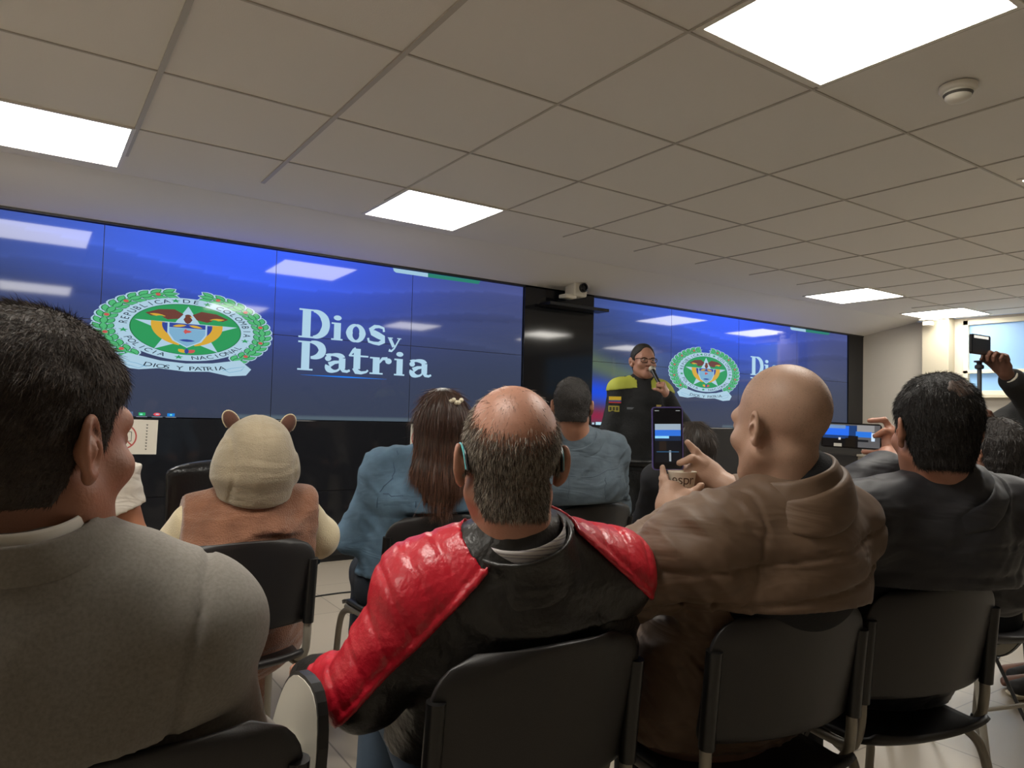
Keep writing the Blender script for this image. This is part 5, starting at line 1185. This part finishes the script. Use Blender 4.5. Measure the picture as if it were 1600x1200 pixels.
def man_denim():
    par, o = person('short-haired man in a faded grey-blue denim jacket, seen from behind', (2.08, 2.66, 0))
    f = Fig((1.985, 2.462, 1.288), (.72, -.03, .0), .45, (2.16, 2.68, .56), wide=1.02, fat=.015, hs=.98, shoulders=((1.90, 2.66, 1.07), (2.24, 2.50, 1.08)), neckdir=(.07, .02, -.165))
    f.arm(-1, (2.05, 3.03, .70), (.3, 1, -.1), (0, .1, -1), (1, 0, 0)); f.arm(1, (2.42, 2.90, .70), (-.3, 1, -.1), (0, .1, -1), (-1, 0, 0), elbow=(2.40, 2.62, .80)); f.solve()
    f.body(par, skin('skin_brown', 'a4745c'), o, chair=(2.16, 2.46, -.05), hh=.0045, hfine=.005, vox=.012)
    dm = denim('denim_grey', '55626c'); S = Sdf(); f.torso(S, .026); f.arms(S, .026, cuff=.93); f.neckfill(S, .105, .098)
    S.add(eseg(f.hip-f.ax*.02, f.hip+f.ax*.12, f.R, .20, .15, .20, .145), .05)
    S.disp.append(folds(.013, (8, 8, 20), M=np.stack([f.R, f.B, nrm(f.ax-f.R*.7)]), seed=51)); S.cuts.append(lambda P: .60-P[:, 2]); f.chaircut(S, 2.16, 2.46, -.05)
    f.cloth('denim_jacket', S, dm, par, o, .008)
    collar('denim_collar', f, dm, par, o, (.100, .098), (.080, .084), -.02, .038, off=(-.004, -.008), tilt=.0, thick=.008, gap=1.4, profile=[(0, .1), (.45, .35), (.9, .95), (1, 1)], S=S)
    th = mat('denim_seam2', '4e5b66', .8)
    seam_line('yoke_seam', f, S, th, par, o, [f.sh[-1]+f.R*.02-f.ax*.03-f.B*.1, f.nb-f.ax*.10-f.B*.13, f.sh[1]-f.R*.02-f.ax*.03-f.B*.1]); seam_line('back_seam', f, S, th, par, o, [f.nb-f.ax*.10-f.R*.07-f.B*.13, f.nb-f.ax*.25-f.R*.06-f.B*.13]); seam_line('back_seam', f, S, th, par, o, [f.nb-f.ax*.10+f.R*.08-f.B*.13, f.nb-f.ax*.25+f.R*.07-f.B*.13])
    hm = mat('dark_grey_hair', '2c2927', .65, noise=(60, .3), bump=(220, .6)); _, HV, HQ = hair_cap(f, par, o, hm, .008, .005, .003, nsc=50, nape=-.07, top=.08)
    strands('hair_fibres', par, o, mat('ash_fibre', '3a3633', .6, spec=.3), HV, HQ, 12000, .010, .0013, DOWN, .4, .3)
    trousers(f, par, o, mat('dark_jeans2', '20283a', .85), 'jeans'); f.shoes(par, mat('shoe_black5', '151517', .4), o)
def person_white():
    par, o = person('person in a white short-sleeved T-shirt at the left, mostly hidden, bare right arm', (.12, 2.85, 0))
    f = Fig((.085, 2.80, 1.20), (.4, .0, .0), .35, (.05, 2.86, .56), wide=1.0, fat=.03, hs=1.0, shoulders=((-.08, 2.90, 1.035), (.252, 2.78, 1.03)), neckdir=(.0, .02, -.15))
    f.arm(1, (.30, 3.02, .68), (-.3, 1, -.1), (0, .1, -1), (-1, 0, 0), elbow=(.335, 2.80, .775)); f.solve()
    f.body(par, skin('skin_warm', 'b27a5e'), o, chair=(.02, 2.62, .0), hh=.007, hfine=.006, vox=.011)
    wt = mat('white_jersey', 'd6cfc4', .85, wrinkle=(9, .4)); S = Sdf(); f.torso(S, .018); f.arms(S, .018, cuff=.0); e = f.elb[1]
    S.add(ell((.20, 2.80, .86), [.10, .10, .10]), .06)
    for g in (-1, 1): S.cuts.append(lambda P, a=f.sh[g], e=f.elb[g]: np.where(np.abs((P-f.nb)@f.R) > .15, (P-(a+(e-a)*.55))@nrm(e-a), -1))
    S.disp.append(folds(.010, (8, 8, 14), seed=61)); S.cuts.append(lambda P: .58-P[:, 2]); S.cuts.append(lambda P: (P-(f.nb+f.U*.01))@f.ax)
    f.cloth('t_shirt', S, wt, par, o, .009)
    hm = mat('black_hair2', '1a1614', .6, bump=(150, .5)); hair_cap(f, par, o, hm, .012, .008, .004, nape=-.08)
    trousers(f, par, o, mat('blue_jeans3', '2c3a50', .85), 'jeans'); f.shoes(par, mat('shoe_grey', '6a6866', .5), o)
def woman_dark():
    par, o = person('dark-haired person beyond the purple phone, only the back of the head showing', (2.98, 2.7, 0))
    f = Fig((2.935, 2.62, 1.10), (.3, .0, .0), .2, (2.98, 2.74, .55), sc=.92, wide=.95, hs=1.0, shoulders=((2.78, 2.72, .92), (3.10, 2.68, .92)), neckdir=(.0, .02, -.15)); f.solve()
    f.body(par, skin('skin_w2', 'a87a62'), o, chair=(3.0, 2.50, .1), hh=.008, hfine=None, vox=.013)
    S = Sdf(); f.torso(S, .025); f.arms(S, .022, cuff=.93); f.neckfill(S, .10, .095); S.cuts.append(lambda P: .55-P[:, 2]); f.chaircut(S, 3.0, 2.50, .1); S.disp.append(folds(.008, (7, 7, 12), seed=71)); f.cloth('black_coat', S, mat('black_wool', '1a1a1e', .85), par, o, .011)
    H = Sdf(); L = lambda x, y, z: f.hc+f.HM@np.array([x, y, z]); H.add(ell(L(0, -.012, .038), [.094, .110, .098], f.HM), .02); H.add(eseg(L(0, -.03, .0), L(0, -.05, -.13), f.HM[:, 0], .10, .08, .098, .06), .05); H.sub(ell(L(0, .12, -.02), [.070, .07, .095], f.HM), .02)
    hm = mat('dark_long_hair', '2c2622', .45, noise=(30, .3)); _, HV, HQ = sdf_obj('hair', H, f.hc-.3, f.hc+.25, .008, hm, par, origin=o)
    fl = lambda P: np.stack([0*P[:, 0], 0*P[:, 0], -np.ones(len(P))], 1)+(P-L(0, 0, .13))*np.array([1, 1, 0])*4*sstep(-.02, .12, (P-f.hc)@f.HM[:, 2])[:, None]
    strands('hair_strands', par, o, mat('dark_strand', '40362f', .45), HV, HQ, 5000, .06, .002, fl, .08, .12, segs=4)
    trousers(f, par, o, mat('black_trousers2', '17171a', .85)); f.shoes(par, mat('shoe_black6', '151517', .4), o)
def person_far():
    par, o = person('dark-haired person half hidden behind the head of the man filming sideways', (3.15, 1.4, 0))
    f = Fig((3.205, 1.30, 1.15), (.3, .0, .0), .3, (3.12, 1.34, .55), sc=.95, hs=1.0, shoulders=((2.98, 1.38, .97), (3.33, 1.27, .97)), neckdir=(.0, .0, -.15)); f.solve()
    f.body(par, skin('skin_w3', 'a07058'), o, chair=(3.05, 1.10, .3), hh=.007, hfine=None, vox=.013)
    S = Sdf(); f.torso(S, .025); f.arms(S, .022, cuff=.93); f.neckfill(S, .10, .095); S.cuts.append(lambda P: .55-P[:, 2]); f.chaircut(S, 3.05, 1.10, .3); S.disp.append(folds(.008, (7, 7, 12), seed=81)); f.cloth('black_coat', S, mat('black_wool', '1a1a1e', .85), par, o, .011)
    hm = mat('black_hair3', '241f1c', .55, bump=(150, .5)); _, HV, HQ = hair_cap(f, par, o, hm, .018, .006, .006, nape=-.085); strands('hair_fibres', par, o, mat('dark_fibre3', '2c2622', .5), HV, HQ, 6000, .025, .0016, DOWN, .3, .3)
    trousers(f, par, o, mat('black_trousers2', '17171a', .85)); f.shoes(par, mat('shoe_black6', '151517', .4), o)
def officer():
    par, o = person('standing uniformed officer speaking into a microphone before the right screens', (3.54, 3.62, 0))
    f = Fig((3.535, 3.615, 1.635), (3.50, .04, .0), 3.62, (3.56, 3.70, .93), wide=.92, fat=.022, stand=True, hs=1.0, sh=.160, neckdir=(.01, .03, -.15))
    hd = np.array([3.432, 3.335, 1.462])
    f.arm(-1, (3.475, 3.325, 1.395), d=(-.55, -.1, .8), n=(-.55, .75, -.1), side=(-.3, -.5, .3), pole=(.6, -.2, -1), curl=(1.5, 1.5, 1.5, 1.5), thumb=(.5, 1.0, 1.2))
    f.arm(1, (3.33, 3.66, .88), d=(.1, -.3, -1), n=(1, .3, 0), side=(0, -1, 0), pole=(-.5, .6, -.2), curl=(.5, .5, .55, .6)); f.solve()
    f.body(par, skin('skin_off', 'a87a66', .45), o, hh=.004, hfine=.004, vox=.011); f.eyes(par, o)
    un = mat('uniform_black_green', '16181a', .8, bump=(60, .2)); S = Sdf(); f.torso(S, .022); f.arms(S, .018, cuff=.95); f.neckfill(S, .10, .095)
    S.disp.append(folds(.007, (8, 8, 12), seed=91)); S.cuts.append(lambda P: .88-P[:, 2]); f.cloth('uniform_jacket', S, un, par, o, .008)
    collar('uniform_collar', f, un, par, o, (.090, .090), (.074, .078), -.05, .02, tilt=.008, thick=.008, gap=.5)
    hv = mat('hi_vis_yellow', 'a8ae40', .7)
    for g in (-1, 1):
        S2 = Sdf(); S2.ops = list(S.ops); S2.disp = list(S.disp)+[lambda P: -.005+0*P[:, 0]]
        lo_ = f.sh[g][2]; S2.cuts.append(lambda P, z=lo_: (z+.030)-P[:, 2]-.12*np.abs((P-f.nb)@f.R)); S2.cuts.append(lambda P: .085-np.sqrt(((P-f.nb)@f.R)**2+((P-f.nb)@f.B)**2)); S2.cuts.append(lambda P, g=g: -((P-f.nb)@f.R)*g+.05)
        f.cloth('yellow_yoke', S2, hv, par, o, .006, lo=f.sh[g]-.16, hi=f.sh[g]+.16)
    # shoulder rank tab, sleeve flag, chest badge, name strip
    def patch(name, c, n, w_, h_, cols, up=(0, 0, 1), t=.004):
        n = nrm(n); c = np.array(c, float)
        P = c[None].copy()
        for _ in range(25):
            d = S.ev(P); P = P-n[None]*np.clip(d, -.02, .02)[:, None]
        c = P[0]; u = nrm(np.asarray(up, float)-n*(np.asarray(up, float)@n)); r = np.cross(u, n); mb = MB(); ms = []
        for i, (a, b, cc, dd, col) in enumerate(cols):
            ms.append(mat('patch_'+col, col, .6)); mb.mi = i
            q = [c+r*(x-.5)*w_+u*(z-.5)*h_+n*(t*.5+i*.0004)-o for x, z in ((a, cc), (b, cc), (b, dd), (a, dd))]; mb.poly(q); q2 = [v-n*t*1.5 for v in q]; mb.poly(q2[::-1])
            for k in range(4): mb.poly([q[k], q2[k], q2[(k+1) % 4], q[(k+1) % 4]])
        return mb.build(name, None, par, mats=ms)
    sr = f.sh[1]; n_ = nrm(f.R*.45+f.B*.9); cmid = sr*.80+f.elb[1]*.20
    patch('flag_patch', cmid+n_*.08, n_, .085, .05, [(0, 1, 0, 1, '16181a'), (0, 1, .5, 1, 'e0c030'), (0, 1, .28, .5, '3a4a9a'), (0, 1, .1, .28, 'c03830')])
    patch('unit_patch', sr*.70+f.elb[1]*.30+n_*.08-f.U*.03, n_, .075, .04, [(0, 1, 0, 1, 'a8a040'), (.1, .3, .2, .8, '3a3a20'), (.4, .6, .2, .8, '3a3a20'), (.7, .9, .2, .8, '3a3a20')])
    patch('rank_tab', sr+f.U*.1-f.R*.05, (0, 0, 1), .05, .06, [(0, 1, 0, 1, '2a2a18'), (.3, .7, .4, .9, 'b0a848')], up=-f.B)
    cb = f.nb-f.U*.17+f.B*.2
    patch('police_badge', cb-f.R*.10, f.B, .05, .075, [(.1, .9, .1, .95, 'c8b468'), (.3, .7, .35, .75, 'e8dcb0')]); patch('badge_ribbon', cb-f.R*.10-f.U*.065, f.B, .07, .03, [(0, 1, 0, 1, 'a09a50')]); patch('name_strip', cb+f.R*.09+f.U*.0, f.B, .07, .014, [(0, 1, 0, 1, '6a7078')])
    bm = mat('belt_black', '0c0c0e', .4); mb = MB(); ring = [f.hip+f.U*.0+f.R*(.205*math.sin(a))+f.B*(.165*math.cos(a))-o for a in np.linspace(0, 2*math.pi, 33)[:-1]]
    mb.add([tuple(p) for p in ring]+[tuple(p+np.array([0, 0, .05])) for p in ring], [(k, (k+1) % 32, (k+1) % 32+32, k+32) for k in range(32)]); b = mb.build('duty_belt', bm, par, True); md = b.modifiers.new('s', 'SOLIDIFY'); md.thickness = .008
    mb = MB(); q = f.hip+f.R*.14+f.B*.13-o; mb.box(q[0]-.03, q[0]+.03, q[1]-.03, q[1]+.03, q[2]-.02, q[2]+.10); mb.build('belt_radio', mat('radio_grey', '3c3a3a', .5), par, bevel=.006)
    hm = mat('officer_hair', '17130f', .6, bump=(200, .5)); hair_cap(f, par, o, hm, .005, .005, .002, nape=-.07, top=.062, side=.02)
    gm = mat('glasses_dark', '17191c', .25); L = lambda x, y, z: f.hc+f.HM@(np.array([x, y, z])*f.hs)-o; mb = MB()
    for g in (-1, 1):
        mb.tube([L(g*.078, .0, .008), L(g*.074, .06, .010), L(g*.062, .094, .008)], .0022, 6); mb.tube([L(g*.034+.027*math.cos(a), .100-.006*abs(math.cos(a)), -.002+.017*math.sin(a)) for a in [k*math.pi/8 for k in range(17)]], .0024, 6, False)
    mb.tube([L(-.008, .104, .004), L(0, .107, .006), L(.008, .104, .004)], .002, 6); mb.build('glasses', gm, par, True)
    T = Sdf(); f.legs(T, .018, rr=(.092, .066, .060, .05), to=.98); belt_hips(f, T, .02); T.disp.append(folds(.006, (10, 10, 8), seed=6)); f.cloth('uniform_trousers', T, un, par, o, .011); f.shoes(par, mat('boot_black', '101012', .35), o)
    # microphone
    tip = L(0, .118, -.068)+o+f.HM[:, 1]*.028; ax_ = nrm(hd-tip); gp = f.wr[-1]+nrm(f.hand[-1]['d'])*.085+nrm(np.array([-.55, .75, -.1]))*.022; ax_ = nrm(gp-tip)
    t = empty('microphone', tuple(tip), 0, 'black microphone with a silver grille in the officer\'s hand', 'microphone'); M = Vector(ax_).to_track_quat('Z', 'Y').to_matrix()
    mb = MB(); mb.lathe([(.004, -.024), (.017, -.019), (.0245, -.005), (.0245, .005), (.019, .018), (.014, .022)], (0, 0, 0), 20, ax=tuple(ax_)); mb.build('grille', mat('grille_silver', 'a8a498', .35, metal=.7, bump=(400, .5)), t, True)
    mb = MB(); mb.lathe([(.0165, .020), (.0165, .032), (.0135, .05), (.0115, .20), (.010, .215)], (0, 0, 0), 16, ax=tuple(ax_)); mb.build('handle', mat('mic_black', '101012', .35), t, True)
def man_arm_up():
    par, o = person('person in a black suit standing at the right edge, arm raised with a phone', (3.95, 1.5, 0))
    f = Fig((4.18, 1.36, 1.60), (-.6, .0, .0), -.3, (4.10, 1.45, .93), wide=1.05, fat=.02, stand=True, hs=1.0, shoulders=((3.86, 1.34, 1.335), (4.22, 1.48, 1.40)), neckdir=(-.06, .04, -.16))
    f.arm(-1, (3.40, 1.335, 1.478), d=(-.62, .1, 1.0), n=(-.8, .2, -.45), side=(-.2, .1, -1), elbow=(3.63, 1.30, 1.335), curl=(.95, 1.0, 1.0, 1.05), thumb=(.55, .7, .7)); f.arm(1, (3.56, 1.46, 1.262), d=(-1, .0, .15), n=(-.1, .6, .6), side=(0, -.5, .8), elbow=(3.84, 1.62, 1.19), curl=(1.3, 1.3, 1.3, 1.3), thumb=(.5, .9, 1.)); f.solve()
    f.body(par, skin('skin_deep', '6e4a3a', .5), o, hh=.007, hfine=.0038, vox=.011)
    su = mat('black_suit_cloth', '1b1b1b', .85, bump=(200, .2)); S = Sdf(); f.torso(S, .025); f.arms(S, .022, cuff=.80); f.neckfill(S, .10, .10); S.add(eseg(f.hip-f.U*.10, f.hip+f.ax*.14, f.R, .21, .16, .20, .15), .05)
    S.disp.append(folds(.008, (8, 8, 12), seed=95)); S.cuts.append(lambda P: .76-P[:, 2]); f.cloth('suit_jacket', S, su, par, o, .008)
    wc = mat('white_cuff', 'cfc8b8', .7)
    for g in (-1, 1):
        e, w_ = f.elb[g], f.wr[g]; S2 = Sdf(); S2.add(cap(e+(w_-e)*.7, e+(w_-e)*.95, .042, .036), .01); S2.cuts.append(lambda P, w_=w_, e=e: (P-(e+(w_-e)*.93))@nrm(w_-e)); sdf_obj('shirt_cuff', S2, w_-.2, w_+.2, .006, wc, par, origin=o)
    collar('shirt_collar', f, wc, par, o, (.085, .088), (.074, .078), .0, .05, tilt=.0, thick=.005, gap=.4)
    T = Sdf(); f.legs(T, .02, rr=(.09, .064, .06, .05), to=.97); belt_hips(f, T, .01); f.cloth('trousers', T, su, par, o, .012)
    hm = mat('black_hair4', '15110f', .6); hair_cap(f, par, o, hm, .008, .006, .003)
    # sneakers with pale soles
    sn = mat('sneaker_black', '1c1a1a', .7); so = mat('sneaker_sole', 'c0b49c', .6)
    for g in (-1, 1):
        fw = nrm(np.array([-.85, .25, 0])); a = f.an[g].copy(); a[2] = .06; rt = np.array([-fw[1], fw[0], 0])
        S3 = Sdf(); S3.add(eseg(a-fw*.03, a+fw*.17-[0, 0, .010], rt, .042, .048, .046, .034), .03); S3.add(cap(a, a+[0, 0, .06], .046), .03); S3.cuts.append(lambda P: .028-P[:, 2]); so_, _, _ = sdf_obj('sneaker', S3, a-[.3, .3, .08], a+[.3, .3, .16], .007, sn, par, origin=o)
        S4 = Sdf(); S4.add(eseg(a-fw*.03-[0, 0, .01], a+fw*.175-[0, 0, .010], rt, .048, .05, .050, .05), .03); S4.cuts.append(lambda P: .002-P[:, 2]); S4.cuts.append(lambda P: P[:, 2]-.030); sdf_obj('sole', S4, a-[.3, .3, .08], a+[.3, .3, .16], .006, so, so_, origin=o)
    phone('small dark phone in the raised hand at the right edge, lit at its top', (3.275, 1.375, 1.590), (.96, -.06, .0), (-.05, .0, 1), .15, .082, mat('phone_case_black', '0c0c0e', .3), [(0, 1, 0, 1, '1c1a18', .3), (.1, .9, .84, .99, 'e8e6dc', .9)])
    t = empty('selfie_stick', (3.335, 1.40, 0), 0, 'thin grey pole of a phone tripod held in front of the window', 'tripod'); g_ = mat('stick_grey', '5c5f64', .4, metal=.5)
    mb = MB(); mb.tube([(0, 0, .42), (-.030, -.006, 1.495)], .0085, 12, False); mb.build('pole', g_, t, True)
    mb = MB(); mb.lathe([(.010, 0), (.017, .004), (.017, .016), (.010, .02), (.010, .028), (.02, .03), (.02, .036)], (-.031, -.006, 1.49), 16); mb.build('phone_clamp', mat('clamp_black', '26262a', .5), t, True)
    for k in range(3): a = 2*math.pi*k/3+.4; mb = MB(); mb.tube([(0, 0, .42), (.22*math.cos(a), .22*math.sin(a), .008)], .007, 10, False); mb.build('leg', g_, t, True)
    t = empty('antenna', (3.40, 1.43, 1.12), 0, 'thin dark antenna rod of a handheld radio beside the tripod pole', 'antenna'); mb = MB(); mb.tube([(0, 0, .10), (.025, 0, .255)], [.0035, .002], 8, False); mb.build('rod', mat('stick_dark', '3a3c40', .5), t, True)
    mb = MB(); mb.box(-.03, .03, -.015, .015, -.02, .105); mb.build('radio_body', mat('clamp_black', '26262a', .5), t, bevel=.006)
def office_chairs():
    lt = mat('office_leather', '131315', .32, bump=(60, .12)); pl = mat('office_plastic', '19191b', .4)
    def mk(label):
        t = empty('office_chair', (0, 0, 0), 0, label, 'office chair')
        S = Sdf(); S.add(eseg((0, -.24, .62), (0, -.27, .98), (1, 0, 0), .215, .045, .24, .05), .05); S.disp.append(groove((0, 0, .78), (0, 0, 1), .008, .008)); sdf_obj('backrest', S, A(-.35, -.4, .5), A(.35, -.1, 1.1), .014, lt, t)
        S = Sdf(); S.add(bx((0, 0, .48), (.25, .24, .05), rd=.045), .02); sdf_obj('seat', S, A(-.35, -.35, .38), A(.35, .35, .6), .014, lt, t)
        for g in (-1, 1): mb = MB(); mb.tube([(g*.24, -.12, .50), (g*.29, -.10, .60), (g*.29, .0, .68), (g*.29, .14, .68)], .018, 10); mb.build('armrest', pl, t, True)
        mb = MB(); mb.lathe([(.03, .10), (.03, .30), (.02, .30), (.02, .44)], n=16); mb.build('gas_lift', pl, t, True)
        for k in range(5):
            a = 2*math.pi*k/5+.3; c, s_ = math.cos(a), math.sin(a); mb = MB(); mb.tube([(0, 0, .11), (.30*c, .30*s_, .075)], [.024, .014], 10, False); lg = mb.build('base_arm', pl, t, True)
            mb = MB(); mb.lathe([(.026, -.018), (.028, -.01), (.028, .01), (.026, .018)], (.30*c, .30*s_, .029), 16, ax=(-s_, c, 0)); mb.build('caster', pl, lg, True)
        return t
    t = mk('black leather office chair in front of the screens, beyond the child in the hood'); t.location = (.62, 3.35, 0); t.rotation_euler = (0, 0, .25)
    t = copy_tree(t); t['label'] = 'dark wheeled office chair far right, only its casters showing past the dark jacket'; t.location = (6.9, 2.55, 0); t.rotation_euler = (0, 0, 2)
    mb = MB(); mb.tube([(1.35, 4.62, .006), (1.9, 4.68, .006), (2.5, 4.45, .006), (3.3, 4.7, .006)], .005, 8); t = mb.build('floor_cable', mat('cable_black', '141414', .5), None, True); tag(t, 'thin black cable lying on the tiles before the screens', 'cable')
    mb = MB(); mb.tube([(3.9, 1.95, .006), (4.3, 1.75, .006), (5.2, 1.9, .006), (6.4, 1.2, .006)], .005, 8); t = mb.build('floor_cable', mat('cable_black', '141414', .5), None, True); tag(t, 'thin black cable on the floor near the black sneakers at the right edge', 'cable')

man_red()
man_suit()
man_brown()
man_dark()
child_hood()
woman_hair()
man_denim()
person_white()
woman_dark()
person_far()
officer()
man_arm_up()
office_chairs()
